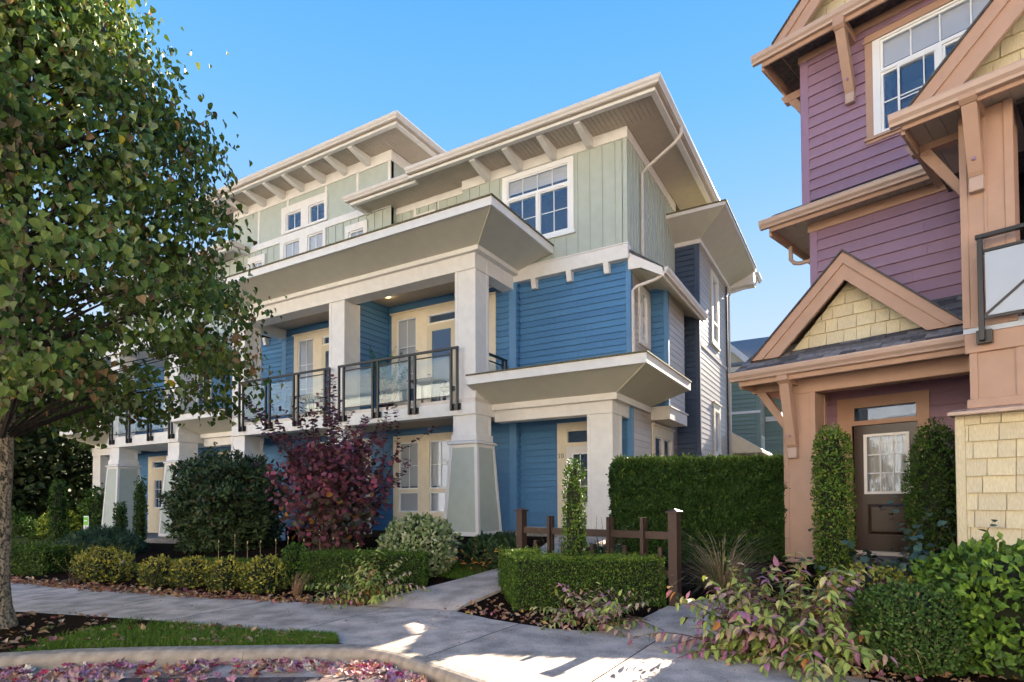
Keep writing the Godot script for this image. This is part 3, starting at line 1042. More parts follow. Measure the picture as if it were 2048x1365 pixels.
	siding(H, Vector3(-3.585, 0.6, -15.85), BK, R, 3.71, 7.8, 0.143, M.greyside, [[1.46, 5.42, 2.44, 7.5], [1.56, 2.2, 2.5, 3.7]])
	s = begin()
	cb(s, Vector3(-3.68, 0.6, -15.93), Vector3(-3.56, 8.4, -15.82))
	part("corner_board", s, M.blue_shaded, H)
	s = begin()
	cb(s, Vector3(-3.6, 5.6, -19.56), Vector3(-3.555, 5.72, -15.95))
	part("belly_band", s, M.greyside, H)
	s = begin()
	bx(s, Vector3(-3.6, 0.6, -19.6), Vector3(-3.54, 8.4, -19.5))
	part("corner_board", s, M.black, H)
	window(H, Vector3(-3.585, 6.02, -17.31), BK, R, 0.98, 2.08, [[0.18, 0.65, 0.8, 1.92, 1, 1], [0.18, 0.12, 0.8, 0.6, 1, 1]], M.trim_warm, {"sill": 1, "blind": 0.9, "blind_rows": [0]})
	window(H, Vector3(-3.585, 2.8, -17.41), BK, R, 0.94, 1.5, [[0.17, 0.1, 0.77, 1.27, 1, 1]], M.trim_warm, {"sill": 1, "head": 1, "blind": 0.95})
	flare(H, -4.2, -2.72, -15.0, -19.95, -4.2, -3.51, -15.79, 8.83, 8.74, 8.38, 8.27, -20.2, false)
	s = begin()
	bx(s, Vector3(-4.3, 8.35, -20.3), Vector3(-2.8, 8.75, -19.9))
	part("eave", s, M.white, H)
	gutter(H, [Vector3(-2.75, 8.7, -19.9), Vector3(-2.75, 8.7, -20.6)], M.gutter)
	# rainwater pipes
	for q in [[[Vector3(-3.2, 9.56, -12.7), Vector3(-3.2, 9.4, -12.72), Vector3(-3.34, 9.28, -12.75), Vector3(-4.0, 8.98, -12.87), Vector3(-4.12, 8.88, -12.88), Vector3(-4.13, 6.9, -12.88)], 0.035], [[Vector3(-3.5, 6.22, -12.2), Vector3(-3.62, 6.15, -12.17), Vector3(-4.02, 6.06, -12.12), Vector3(-4.1, 5.98, -12.1), Vector3(-4.1, 4.3, -12.1)], 0.034], [[Vector3(-2.72, 8.6, -20.2), Vector3(-2.8, 8.4, -20.2), Vector3(-3.45, 8.1, -19.66), Vector3(-3.5, 8.0, -19.64), Vector3(-3.5, 1.5, -19.64)], 0.035]]:
		s = begin()
		tube(s, q[0], [q[1], q[1], q[1], q[1], q[1], q[1]], 8)
		part("downspout", s, M.gutter, H)
	# small lean-to roof at the back
	s = begin()
	prism(s, [Vector2(-3.6, 3.75), Vector2(-2.6, 3.1), Vector2(-2.6, 3.0), Vector2(-3.6, 3.0)], Vector3(0, 0, -22.5), R, UP, Vector3(0, 0, 2.8))
	part("lean_to_roof", s, M.trim_warm, H)
	# left entrance porch and balcony, seen below the tree
	flare(H, -17.85, -15.3, -10.18, W, -17.8, -15.35, -11.08, 4.13, 3.95, 3.65, 3.52, W, false, false)
	flare(H, -24.9, -21.95, -10.18, W, -24.3, -22.0, -11.08, 4.13, 3.95, 3.65, 3.52, W, true, false)
	s = begin()
	cb(s, Vector3(-17.8, 3.27, -11.5), Vector3(-15.3, 3.56, -11.18))
	cb(s, Vector3(-24.76, 3.27, -11.5), Vector3(-22.0, 3.56, -11.18))
	part("porch_beam", s, M.white, H)
	s = begin()
	cb(s, Vector3(-22.02, 3.37, -12.0), Vector3(-17.86, 3.64, -10.4))
	bx(s, Vector3(-22.0, 3.64, -12.04), Vector3(-17.88, 3.722, -10.41))
	part("deck_band", s, M.white, H)
	railing(H, [-21.75, -20.6, -19.35, -18.1], -10.345)
	for x in [-17.9, -21.4]:
		column(H, x, -10.44, 3.725, 6.5)
	column(H, -24.2, -11.2, 0.42, 3.27)
	siding(H, Vector3(-25.2, 0.3, -12.21), R, F, 10.0, 3.3, 0.143, M.blue, [[2.4, 0.1, 3.7, 2.9], [6.4, 0.6, 8.6, 2.9]])
	siding(H, Vector3(-25.2, 3.72, -12.21), R, F, 6.8, 3.0, 0.286, M.blue, [[3.4, 0.2, 6.2, 2.6]])
	window(H, Vector3(-21.8, 3.92, -12.21), R, F, 2.8, 2.4, [[0.15, 0.2, 0.85, 2.2, 2, 3], [1.0, 0.2, 1.8, 2.2, 1, 1], [1.95, 0.2, 2.65, 2.2, 2, 3]], M.trim_warm, {"called": "window_group"})
	s = begin()
	cb(s, Vector3(-22.3, 6.5, -12.2), Vector3(-17.4, 6.9, -10.4))
	part("porch_beam", s, M.white, H)
	window(H, Vector3(-18.8, 0.9, -12.21), R, F, 2.2, 2.3, [[0.2, 0.2, 0.95, 2.1, 2, 3], [1.25, 0.2, 2.0, 2.1, 2, 3]], M.trim_warm, {"blind": 0.9})
	window(H, Vector3(-22.8, 0.42, -12.21), R, F, 1.3, 2.8, [[0.25, 2.35, 1.05, 2.62, 1, 1], [0.4, 0.9, 0.9, 1.95, 2, 3]], M.trim_warm, {"called": "door_surround"})
	s = begin()
	cb(s, Vector3(-25.2, 0.1, -12.2), Vector3(-15.4, 0.42, -10.3), 0.015)
	part("porch_slab", s, M.plinth, H)


# ---------- the purple house. Its own coordinates: u to the right, v up from the street, n out of the facade
func shingles(wall: Node3D, tri_: PackedVector2Array, n: float, row: float, y0: float, y1: float, x0: float, x1: float, wmin: float, wmax: float) -> void:
	var y := y0
	while y < y1:
		var x := x0 - rng.randf() * wmin
		while x < x1:
			var w := rng.randf_range(wmin, wmax)
			var e := rng.randf_range(-0.004, 0.003)
			var cell := PackedVector2Array([Vector2(x + 0.004, y + e), Vector2(x + w - 0.004, y + e), Vector2(x + w - 0.004, minf(y + row + 0.004, y1)), Vector2(x + 0.004, minf(y + row + 0.004, y1))])
			for poly in Geometry2D.intersect_polygons(cell, tri_):
				var s := begin()
				var t := PackedVector3Array()
				var f := func(p: Vector2) -> Vector3: return Vector3(p.x, p.y, n + lerpf(0.034, 0.004, clampf((p.y - y) / row, 0, 1)))
				for i in range(1, poly.size() - 1):
					tri(s, f.call(poly[0]), f.call(poly[i]), f.call(poly[i + 1]), Vector3.BACK)
				for i in poly.size():
					var a := poly[i]
					var b := poly[(i + 1) % poly.size()]
					quad(s, f.call(a), f.call(b), Vector3(b.x, b.y, n + 0.001), Vector3(a.x, a.y, n + 0.001), Vector3((a.y + b.y) * 0.0 + signf(a.x + b.x - 2 * x - w), -1, 0))
				obj("shingle", s, variants[M.yellow][rng.randi() % 6], wall)
			x += w
		y += row


func knee_brace(house: Node3D, u: float, top: float, n_out: float, foot: float, n_wall: float, w := 0.13) -> void:
	var s := begin()
	# end block of the beam, and the brace below it
	prism(s, [Vector2(n_wall - 0.3, top - 0.02), Vector2(n_out, top), Vector2(n_out, top - 0.13), Vector2(n_out - 0.05, top - 0.17), Vector2(n_wall - 0.3, top - 0.17)], Vector3(u - w * 0.58, 0, 0), Vector3.BACK, UP, Vector3(w * 1.16, 0, 0))
	prism(s, [Vector2(n_out - 0.2, top - 0.16), Vector2(n_out - 0.06, top - 0.16), Vector2(n_wall + 0.11, foot + 0.2), Vector2(n_wall + 0.085, foot + 0.16), Vector2(n_wall, foot + 0.16), Vector2(n_wall, foot + 0.3)], Vector3(u - w / 2, 0, 0), Vector3.BACK, UP, Vector3(w, 0, 0))
	var b := part("knee_brace", s, M.brown, house)
	s = begin()
	cb(s, Vector3(u - w / 2, foot, n_wall), Vector3(u + w / 2, foot + 0.158, n_wall + 0.085))
	obj("foot_block", s, M.browngut, b)
	s = begin()
	var y := foot + 0.32
	var z := n_wall + 0.11 + (n_out - 0.06 - n_wall - 0.11) * (y - foot - 0.2) / (top - 0.16 - foot - 0.2)
	tube(s, [Vector3(u, y, z - 0.02), Vector3(u, y + 0.003, z + 0.012)], [0.02, 0.02], 10)
	tube(s, [Vector3(u, y + 0.003, z + 0.0121), Vector3(u, y + 0.003, z + 0.0122)], [0.02, 0.001], 10)
	obj("plug", s, M.purple_trim, b)


func side_brace(house: Node3D, x_out: float, top: float, x_wall: float, foot: float, n: float) -> void:
	var s := begin()
	prism(s, [Vector2(x_out, top), Vector2(x_wall + 0.3, top), Vector2(x_wall + 0.3, top - 0.13), Vector2(x_out + 0.06, top - 0.13)], Vector3(0, 0, n - 0.065), Vector3.RIGHT, UP, Vector3(0, 0, 0.13))
	prism(s, [Vector2(x_out + 0.12, top - 0.13), Vector2(x_out + 0.26, top - 0.13), Vector2(x_wall, foot + 0.12), Vector2(x_wall, foot - 0.05)], Vector3(0, 0, n - 0.055), Vector3.RIGHT, UP, Vector3(0, 0, 0.11))
	part("knee_brace", s, M.brown, house)


func gable(house: Node3D, peak: Vector2, foot_l: Vector2, foot_r: Vector2, n: float, width: float, back: float) -> void:
	# barge boards in two steps with the roof planes behind them
	for k in 2:
		var f := foot_l if k == 0 else foot_r
		var d := (f - peak).normalized()
		var nrm := Vector2(-d.y, d.x)
		if nrm.y > 0:
			nrm = -nrm
		for q in [[0.0, width * 0.42, 0.03], [width * 0.42, width, 0.0]]:
			var s := begin()
			var a := peak + Vector2(0, -q[0] / absf(d.x))
			var b := peak + Vector2(0, -q[1] / absf(d.x))
			var e: Vector2 = f + nrm * q[0]
			var e2: Vector2 = f + nrm * q[1]
			e += d * ((f.y - e.y) / d.y)
			e2 += d * ((f.y - e2.y) / d.y)
			prism(s, [a, e, e2, b], Vector3(0, 0, n - 0.05), Vector3.RIGHT, UP, Vector3(0, 0, 0.05 + q[2]))
			part("barge_board", s, M.brown, house)
		var r := begin()
		prism(r, [peak + Vector2(0, 0.03), f + d * 0.03 + Vector2(0, 0.03), f + d * 0.03 + Vector2(0, 0.002), peak + Vector2(0, 0.002)], Vector3(0, 0, back), Vector3.RIGHT, UP, Vector3(0, 0, n - back + 0.06))
		part("gable_roof", r, M.shingle[2], house)
		r = begin()
		prism(r, [peak, f + d * 0.02, f + d * 0.02 - Vector2(0, 0.03), peak - Vector2(0, 0.03)], Vector3(0, 0, back + 0.01), Vector3.RIGHT, UP, Vector3(0, 0, n - back - 0.062))
		part("gable_soffit", r, M.brown, house)


func build_purple_house() -> void:
	var H := thing("purple_townhouse", "purple townhouse with brown brackets, yellow shingle gables and a dark brown door", "house", Vector3(-0.726, 0.6, -10.82), deg_to_rad(-16.5))
	H.set_meta("shift", Vector3(0, -0.6, 0))
	var R := Vector3.RIGHT
	var F := Vector3.BACK
	var s := begin()
	bx(s, Vector3(0.06, 0.3, -6), Vector3(7, 8.9, -0.7))
	bx(s, Vector3(2.9, 5.75, -0.7), Vector3(7, 5.8, 1.9))
	part("sun_block", s, M.inner, H)  # unseen core added inside the house to stop the sun
	# upper wall
	siding(H, Vector3(0.1, 6.4, 0), R, F, 6.4, 2.36, 0.173, M.purple, [[1.0, 0.6, 2.62, 2.2]])
	s = begin()
	cb(s, Vector3(-0.02, 6.36, -0.3), Vector3(0.11, 8.76, 0.03))
	cb(s, Vector3(-0.02, 6.36, -6), Vector3(0.02, 8.9, -0.301))
	part("corner_board", s, M.purple_trim, H)
	s = begin()
	cb(s, Vector3(-0.04, 8.75, -0.2), Vector3(6.5, 8.93, 0.05))
	part("frieze", s, M.brown, H)
	window(H, Vector3(1.05, 7.0, 0), R, F, 1.69, 1.51, [[0.1, 1.0, 1.59, 1.48, 4, 1], [0.1, 0.06, 0.81, 0.97, 1, 2], [0.87, 0.06, 1.59, 0.97, 2, 2]], M.vinyl, {"blind": 0.85, "blind_rows": [0], "deep": 0.5})
	s = begin()
	plate(s, Vector3(0.95, 6.95, 0), R, F, 1.9, 1.68, [[0.1, 0.06, 1.8, 1.56]], 0.0, 0.05)
	bx(s, Vector3(0.93, 8.51, 0.051), Vector3(2.87, 8.545, 0.075))
	bx(s, Vector3(0.93, 6.99, 0.051), Vector3(2.87, 7.03, 0.085))
	part("window_trim", s, M.brown, H)
	s = begin()
	plate(s, Vector3(1.37, 7.06, 0), R, F, 0.5, 0.92, [[0.03, 0.04, 0.47, 0.88]], 0.0225, 0.04)
	for u in [0.33]:
		fbox(s, Vector3(1.37, 7.06, 0), R, UP, F, u - 0.008, u + 0.008, 0.04, 0.88, 0.0226, 0.032)
	fbox(s, Vector3(1.37, 7.06, 0), R, UP, F, 0.03, 0.47, 0.38, 0.396, 0.0227, 0.0315)
	part("sliding_sash", s, M.vinyl, H)
	# upper eave with gable above
	s = begin()
	bx(s, Vector3(-0.45, 8.86, -5), Vector3(6.5, 8.885, 0.5))
	part("roof_deck", s, M.shingle[2], H)
	s = begin()
	cb(s, Vector3(-0.45, 8.70, 0.46), Vector3(6.5, 8.9, 0.5))
	cb(s, Vector3(-0.47, 8.66, -5), Vector3(-0.43, 8.9, 0.459))
	part("fascia", s, M.brown, H)
	soffit(H, -0.43, 6.5, 0.05, 0.46, 8.88, true, M.soffit, 0.15)
	soffit(H, -0.43, 0.0, -4, 0.05, 8.881, false, M.soffit, 0.1)
	gutter(H, [Vector3(-0.58, 8.895, 0.5), Vector3(6.5, 8.895, 0.5)], M.browngut)
	knee_brace(H, 0.745, 8.80, 0.58, 7.69, 0.03)
	knee_brace(H, 3.0, 8.80, 0.58, 7.69, 0.03)
	side_brace(H, -0.5, 8.62, 0.0, 8.0, -0.45)
	gable(H, Vector2(2.4, 11.5), Vector2(-0.2, 8.9), Vector2(5.0, 8.9), 0.58, 0.3, -4.0)
	s = begin()
	prism(s, [Vector2(-0.1, 8.95), Vector2(4.9, 8.95), Vector2(2.4, 11.4)], Vector3(0, 0, 0.2), R, UP, Vector3(0, 0, 0.08))
	var gw := part("gable_wall", s, M.yellow, H)
	shingles(gw, PackedVector2Array([Vector2(0.1, 8.95), Vector2(4.7, 8.95), Vector2(2.4, 11.3)]), 0.28, 0.173, 8.95, 11.2, 0.0, 4.8, 0.13, 0.3)
	# skirt roof between the storeys
	s = begin()
	prism(s, [Vector2(0.4, 6.1), Vector2(0.4, 6.14), Vector2(0.0, 6.4), Vector2(-0.2, 6.44), Vector2(-0.2, 6.1)], Vector3(-0.5, 0, 0), F, UP, Vector3(2.95, 0, 0))
	part("skirt_roof", s, M.shingle[2], H)
	s = begin()
	cb(s, Vector3(-0.42, 5.96, 0.33), Vector3(2.45, 6.12, 0.37))
	cb(s, Vector3(-0.44, 5.9, -2), Vector3(-0.4, 6.1, 0.329))
	part("fascia", s, M.brown, H)
	soffit(H, -0.4, 2.45, 0.03, 0.33, 6.03, true, M.soffit, 0.15)
	soffit(H, -0.4, 0.1, -1.9, 0.03, 6.031, false, M.soffit, 0.5)
	gutter(H, [Vector3(-0.55, 6.15, 0.37), Vector3(2.45, 6.15, 0.37)], M.browngut)
	s = begin()
	tube(s, [Vector3(-0.36, 5.9, -0.35), Vector3(-0.36, 5.68, -0.35), Vector3(-0.3, 5.6, -0.35), Vector3(-0.2, 5.57, -0.35), Vector3(0.06, 5.57, -0.35)], [0.035, 0.035, 0.035, 0.035, 0.035], 8)
	part("downspout", s, M.browngut, H)
	s = begin()
	cb(s, Vector3(0.06, 5.88, -0.2), Vector3(2.45, 6.03, 0.04))
	part("frieze", s, M.brown, H)
	# lower wall with the door
	siding(H, Vector3(0.2, 3.3, 0), R, F, 2.3, 2.58, 0.173, M.purple)
	siding(H, Vector3(0.2, 0.6, 0), R, F, 2.3, 2.7, 0.173, M.purple, [[0.3, 0.1, 1.45, 2.4]])
	s = begin()
	cb(s, Vector3(0.09, 0.4, -0.3), Vector3(0.21, 5.88, 0.03))
	cb(s, Vector3(0.09, 0.4, -6), Vector3(0.13, 6.0, -0.301))
	part("corner_board", s, M.purple_trim, H)
	s = begin()
	plate(s, Vector3(0.468, 0.7, 0), R, F, 1.21, 2.38, [[0.2, 0.02, 1.07, 1.95], [0.24, 2.02, 1.05, 2.22]], 0.0, 0.05)
	bx(s, Vector3(0.4, 0.6, -0.5), Vector3(0.46, 3.1, -0.06))
	var fr := part("door_frame", s, M.brown, H)
	s = begin()
	quad(s, Vector3(0.7, 2.71, 0.01), Vector3(1.53, 2.71, 0.01), Vector3(1.53, 2.93, 0.01), Vector3(0.7, 2.93, 0.01), F)
	obj("transom_pane", s, M.glass, fr)
	s = begin()
	bx(s, Vector3(0.6, 0.7, -0.2), Vector3(1.6, 3.0, -0.18))
	obj("room", s, M.room, fr)
	s = begin()
	bx(s, Vector3(0.6, 0.66, 0.0), Vector3(1.6, 0.735, 0.12))
	obj("threshold", s, M.gutter, fr)
	s = begin()
	plate(s, Vector3(0.69, 0.74, 0), R, F, 0.85, 1.9, [[0.16, 0.88, 0.71, 1.74], [0.17, 0.24, 0.7, 0.71]], -0.03, 0.02)
	fbox(s, Vector3(0.69, 0.74, 0), R, UP, F, 0.17, 0.7, 0.24, 0.71, -0.03, 0.0)
	var d := part("front_door", s, M.door, H)
	s = begin()
	var pc := Vector3(0.69, 0.74, 0)
	for q in [[0.22, 0.65, 0.29, 0.66]]:
		var o0 := [pc + Vector3(0.18, 0.25, 0.002), pc + Vector3(0.69, 0.25, 0.002), pc + Vector3(0.69, 0.7, 0.002), pc + Vector3(0.18, 0.7, 0.002)]
		var o1 := [pc + Vector3(q[0], q[2], 0.018), pc + Vector3(q[1], q[2], 0.018), pc + Vector3(q[1], q[3], 0.018), pc + Vector3(q[0], q[3], 0.018)]
		for i in 4:
			quad(s, o0[i], o0[(i + 1) % 4], o1[(i + 1) % 4], o1[i], F)
		quad(s, o1[0], o1[1], o1[2], o1[3], F)
	obj("raised_panel", s, M.door, d)
	s = begin()
	quad(s, pc + Vector3(0.15, 0.87, -0.005), pc + Vector3(0.72, 0.87, -0.005), pc + Vector3(0.72, 1.75, -0.005), pc + Vector3(0.15, 1.75, -0.005), F)
	obj("pane", s, M.glass, d)
	s = begin()
	for k in 26:
		var a := pc + Vector3(0.15 + k * 0.022, 0.87, -0.06 - 0.006 * (k % 2))
		var b := pc + Vector3(0.15 + (k + 1) * 0.022, 0.87, -0.06 - 0.006 * ((k + 1) % 2))
		quad(s, a, b, b + UP * 0.88, a + UP * 0.88, F)
	obj("curtain", s, M.curtain, d)
	s = begin()
	plate(s, pc + Vector3(0.135, 0.855, 0), R, F, 0.6, 0.91, [[0.045, 0.04, 0.555, 0.87]], 0.02, 0.04)
	for u in [0.215, 0.385]:
		fbox(s, pc + Vector3(0.135, 0.855, 0), R, UP, F, u - 0.008, u + 0.008, 0.04, 0.87, 0.0, 0.012)
	for v in [0.316, 0.593]:
		fbox(s, pc + Vector3(0.135, 0.855, 0), R, UP, F, 0.045, 0.555, v - 0.008, v + 0.008, 0.0005, 0.0125)
	obj("lite_frame", s, M.vinyl, d)
	s = begin()
	tube(s, [pc + Vector3(0.78, 0.95, 0.02), pc + Vector3(0.78, 0.95, 0.07), pc + Vector3(0.7, 0.95, 0.07)], [0.014, 0.013, 0.012], 8)
	obj("handle", s, M.gutter, d)
	# porch: post, beam, shed roof with shingles, gable
	s = begin()
	cb(s, Vector3(0.105, 0.55, 0.76), Vector3(0.54, 3.06, 1.19))
	for q in [[0.096, 0.17], [0.475, 0.55]]:
		cb(s, Vector3(q[0], 0.55, 1.13), Vector3(q[1], 3.06, 1.202), 0.004)
		cb(s, Vector3(q[0], 0.55, 0.75), Vector3(q[1], 3.06, 0.82), 0.004)
	bx(s, Vector3(0.17, 0.55, 1.15), Vector3(0.475, 0.8, 1.2))
	part("porch_post", s, M.brown, H)
	s = begin()
	cb(s, Vector3(0.05, 3.06, 0.98), Vector3(2.5, 3.3, 1.2))
	cb(s, Vector3(0.1, 3.06, 0.05), Vector3(0.35, 3.3, 0.979))
	part("porch_beam", s, M.brown, H)
	s = begin()
	bx(s, Vector3(-0.4, 3.3, 0.03), Vector3(2.5, 3.32, 1.55))
	part("porch_ceiling", s, M.brown, H)
	s = begin()
	cb(s, Vector3(-0.41, 3.22, 1.5), Vector3(2.4, 3.36, 1.545))
	cb(s, Vector3(-0.42, 3.2, 0.0), Vector3(-0.38, 3.4, 1.499))
	part("fascia", s, M.brown, H)
	gutter(H, [Vector3(-0.52, 3.425, 1.55), Vector3(2.4, 3.425, 1.55)], M.browngut)
	s = begin()
	prism(s, [Vector2(1.58, 3.38), Vector2(1.58, 3.42), Vector2(0.0, 4.34), Vector2(0.0, 3.3)], Vector3(-0.4, 0, 0), F, UP, Vector3(2.85, 0, 0))
	var shed := part("porch_roof", s, M.shingle[0], H)
	var dir := Vector3(0, 0.92, -1.58).normalized()
	var up2 := Vector3(0, 1.58, 0.92).normalized()
	for row in 14:
		var x := -0.46 - (0.1 if row % 2 else 0.0)
		while x < 2.45:
			var w := rng.randf_range(0.16, 0.32)
			var x1 := minf(x + w, 2.46)
			var b := begin()
			var o := Vector3(0, 3.42, 1.6) + dir * (row * 0.131 - 0.02 + rng.randf_range(-0.006, 0.006))
			fbox(b, o, R, dir, up2, maxf(x, -0.46) + 0.003, x1 - 0.003, 0.0, 0.15, 0.004, 0.016 + rng.randf() * 0.005)
			obj("roof_shingle", b, M.shingle[rng.randi() % 3], shed)
			x += w
	gable(H, Vector2(1.005, 4.9), Vector2(-0.28, 3.62), Vector2(2.33, 3.62), 1.35, 0.27, 0.02)
	s = begin()
	prism(s, [Vector2(0.1, 3.6), Vector2(1.95, 3.6), Vector2(1.0, 4.6)], Vector3(0, 0, 0.98), R, UP, Vector3(0, 0, 0.1))
	var g2 := part("gable_wall", s, M.yellow, H)
	shingles(g2, PackedVector2Array([Vector2(0.12, 3.63), Vector2(1.93, 3.63), Vector2(1.0, 4.58)]), 1.08, 0.178, 3.73, 4.6, 0.1, 1.95, 0.13, 0.3)
	knee_brace(H, 0.25, 3.35, 1.6, 2.12, 1.2, 0.13)
	side_brace(H, -0.48, 3.3, 0.1, 2.55, 1.0)
	# the balcony tower on the right
	s = begin()
	bx(s, Vector3(2.47, 2.5, 1.2), Vector3(6.5, 3.15, 1.99))
	bx(s, Vector3(2.43, 0.5, 0.02), Vector3(6.5, 2.42, 2.08))
	bx(s, Vector3(2.47, 2.5, 0.02), Vector3(6.5, 3.35, 1.19))
	var tw := part("tower_wall", s, M.brown, H)
	s = begin()
	for q in [[2.464, 2.535], [2.86, 2.93], [3.5, 3.57], [4.2, 4.27]]:
		bx(s, Vector3(q[0], 2.605, 1.99), Vector3(q[1], 3.12, 2.008))
	cb(s, Vector3(2.435, 2.505, 1.5), Vector3(6.5, 2.605, 2.03))
	cb(s, Vector3(2.425, 3.115, 1.4), Vector3(6.5, 3.33, 2.03))
	obj("panel_trim", s, M.brown, tw)
	s = begin()
	prism(s, [Vector2(2.26, 2.42), Vector2(2.26, 2.455), Vector2(2.03, 2.503), Vector2(1.4, 2.503), Vector2(1.4, 2.42)], Vector3(2.3, 0, 0), F, UP, Vector3(4.2, 0, 0))
	obj("water_table", s, M.browngut, tw)
	s = begin()
	bx(s, Vector3(2.42, 3.33, 1.4), Vector3(6.5, 3.385, 2.04))
	bx(s, Vector3(2.5, 3.385, 1.4), Vector3(6.5, 3.44, 1.98))
	obj("flashing", s, M.frost, tw)
	s = begin()
	cb(s, Vector3(2.335, 0.5, 2.02), Vector3(2.425, 2.42, 2.115))
	obj("corner_board", s, M.yellow, tw)
	s = begin()
	bx(s, Vector3(2.425, 0.5, 2.07), Vector3(6.5, 2.42, 2.085))
	var sw := part("shingle_wall", s, M.yellow_b, H)
	shingles(sw, PackedVector2Array([Vector2(2.428, 0.55), Vector2(4.2, 0.55), Vector2(4.2, 2.418), Vector2(2.428, 2.418)]), 2.086, 0.186, 0.46, 2.42, 2.4, 4.2, 0.13, 0.3)
	s = begin()
	cb(s, Vector3(2.42, 3.4, 1.56), Vector3(2.87, 5.8, 1.99))
	for q in [[2.41, 2.48], [2.8, 2.88]]:
		cb(s, Vector3(q[0], 3.4, 1.9), Vector3(q[1], 5.8, 2.005), 0.004)
	cb(s, Vector3(2.62, 3.45, 1.985), Vector3(2.65, 5.8, 2.0), 0.003)
	bx(s, Vector3(2.48, 3.4, 1.985), Vector3(2.8, 3.5, 2.004))
	part("tower_post", s, M.brown, H)
	siding(H, Vector3(2.9, 3.45, 0.9), R, F, 3.6, 2.4, 0.173, M.purple, [], "balcony_wall")
	s = begin()
	bx(s, Vector3(2.88, 3.45, 0.88), Vector3(2.98, 5.8, 0.98))
	bx(s, Vector3(3.0, 5.6, 0.9), Vector3(6.5, 5.8, 1.95))
	part("balcony_trim", s, M.brown, H)
	s = begin()
	cb(s, Vector3(1.955, 5.705, 2.33), Vector3(6.5, 5.83, 2.37))
	cb(s, Vector3(1.935, 5.67, 0.6), Vector3(1.975, 5.83, 2.329))
	part("fascia", s, M.brown, H)
	soffit(H, 1.975, 6.5, 0.6, 2.33, 5.81, true, M.soffit, 0.15)
	s = begin()
	bx(s, Vector3(1.96, 5.835, -0.1), Vector3(6.5, 5.86, 2.38))
	part("roof_deck", s, M.shingle[2], H)
	gutter(H, [Vector3(1.85, 5.88, 2.38), Vector3(6.5, 5.88, 2.38)], M.browngut)
	knee_brace(H, 2.57, 5.87, 2.46, 4.88, 2.0, 0.13)
	side_brace(H, 1.82, 5.86, 2.41, 5.02, 1.6)
	gable(H, Vector2(4.3, 8.1), Vector2(2.08, 5.89), Vector2(6.5, 5.89), 2.45, 0.31, 0.02)
	s = begin()
	prism(s, [Vector2(2.3, 5.88), Vector2(6.3, 5.88), Vector2(4.3, 7.9)], Vector3(0, 0, 2.02), R, UP, Vector3(0, 0, 0.1))
	var g3 := part("gable_wall", s, M.yellow, H)
	shingles(g3, PackedVector2Array([Vector2(2.35, 5.9), Vector2(4.3, 5.9), Vector2(4.3, 7.85)]), 2.12, 0.186, 5.82, 7.9, 2.3, 4.3, 0.13, 0.3)
	# tower balcony railing
	s = begin()
	cb(s, Vector3(2.56, 4.31, 2.12), Vector3(6.4, 4.355, 2.18), 0.004)
	var rl := part("balcony_railing", s, M.black, H)
	s = begin()
	cb(s, Vector3(2.575, 3.21, 2.125), Vector3(2.625, 4.31, 2.175), 0.004)
	obj("post", s, M.black, rl)
	s = begin()
	bx(s, Vector3(2.545, 3.19, 2.032), Vector3(2.68, 3.33, 2.124))
	obj("mounting_plate", s, M.black, rl)
	s = begin()
	for y in [4.17, 3.45]:
		bx(s, Vector3(2.626, y - 0.014, 2.135), Vector3(4.0, y + 0.014, 2.165))
	obj("rail", s, M.black, rl)
	s = begin()
	bar(s, Vector3(2.626, 3.47, 2.158), Vector3(3.4, 4.15, 2.158), 0.025, 0.012, R)
	bar(s, Vector3(2.626, 4.15, 2.142), Vector3(3.4, 3.47, 2.142), 0.025, 0.012, R)
	obj("cross_bar", s, M.black, rl)
	s = begin()
	bx(s, Vector3(2.64, 3.47, 2.147), Vector3(4.0, 4.15, 2.153))
	obj("glass_panel", s, M.frost, rl)
	# porch floor
	s = begin()
	cb(s, Vector3(0.05, 0.3, 0.0), Vector3(2.5, 0.68, 1.1), 0.015)
	part("porch_slab", s, M.plinth, H)


func far_house(called: String, label: String, at: Vector3, size: Vector3, wall: Material, turn := 0.0, wins := [], group := "") -> Node3D:
	var H := thing(called, label, "house", at, turn, group)
	var s := begin()
	bx(s, Vector3(0, 0, -size.z), Vector3(size.x, size.y, 0))
	obj("wall", s, wall, H)
	s = begin()
	prism(s, [Vector2(-0.5, size.y - 0.05), Vector2(size.x + 0.5, size.y - 0.05), Vector2(size.x + 0.45, size.y + 0.15), Vector2(size.x * 0.72, size.y + 1.5), Vector2(size.x * 0.28, size.y + 1.5), Vector2(-0.45, size.y + 0.15)], Vector3(0, 0, -size.z - 0.5), Vector3.RIGHT, UP, Vector3(0, 0, size.z + 1.0))
	obj("roof", s, M.shingle[1], H)
	for q in wins:
		window(H, Vector3(q[0], q[1], 0.0), Vector3.RIGHT, Vector3.BACK, q[2], q[3], [[0.12, 0.1, q[2] / 2 - 0.04, q[3] - 0.1, 2, 2], [q[2] / 2 + 0.04, 0.1, q[2] - 0.12, q[3] - 0.1, 2, 2]], M.white, {"deep": 0.0, "proud": 0.12})
	return H


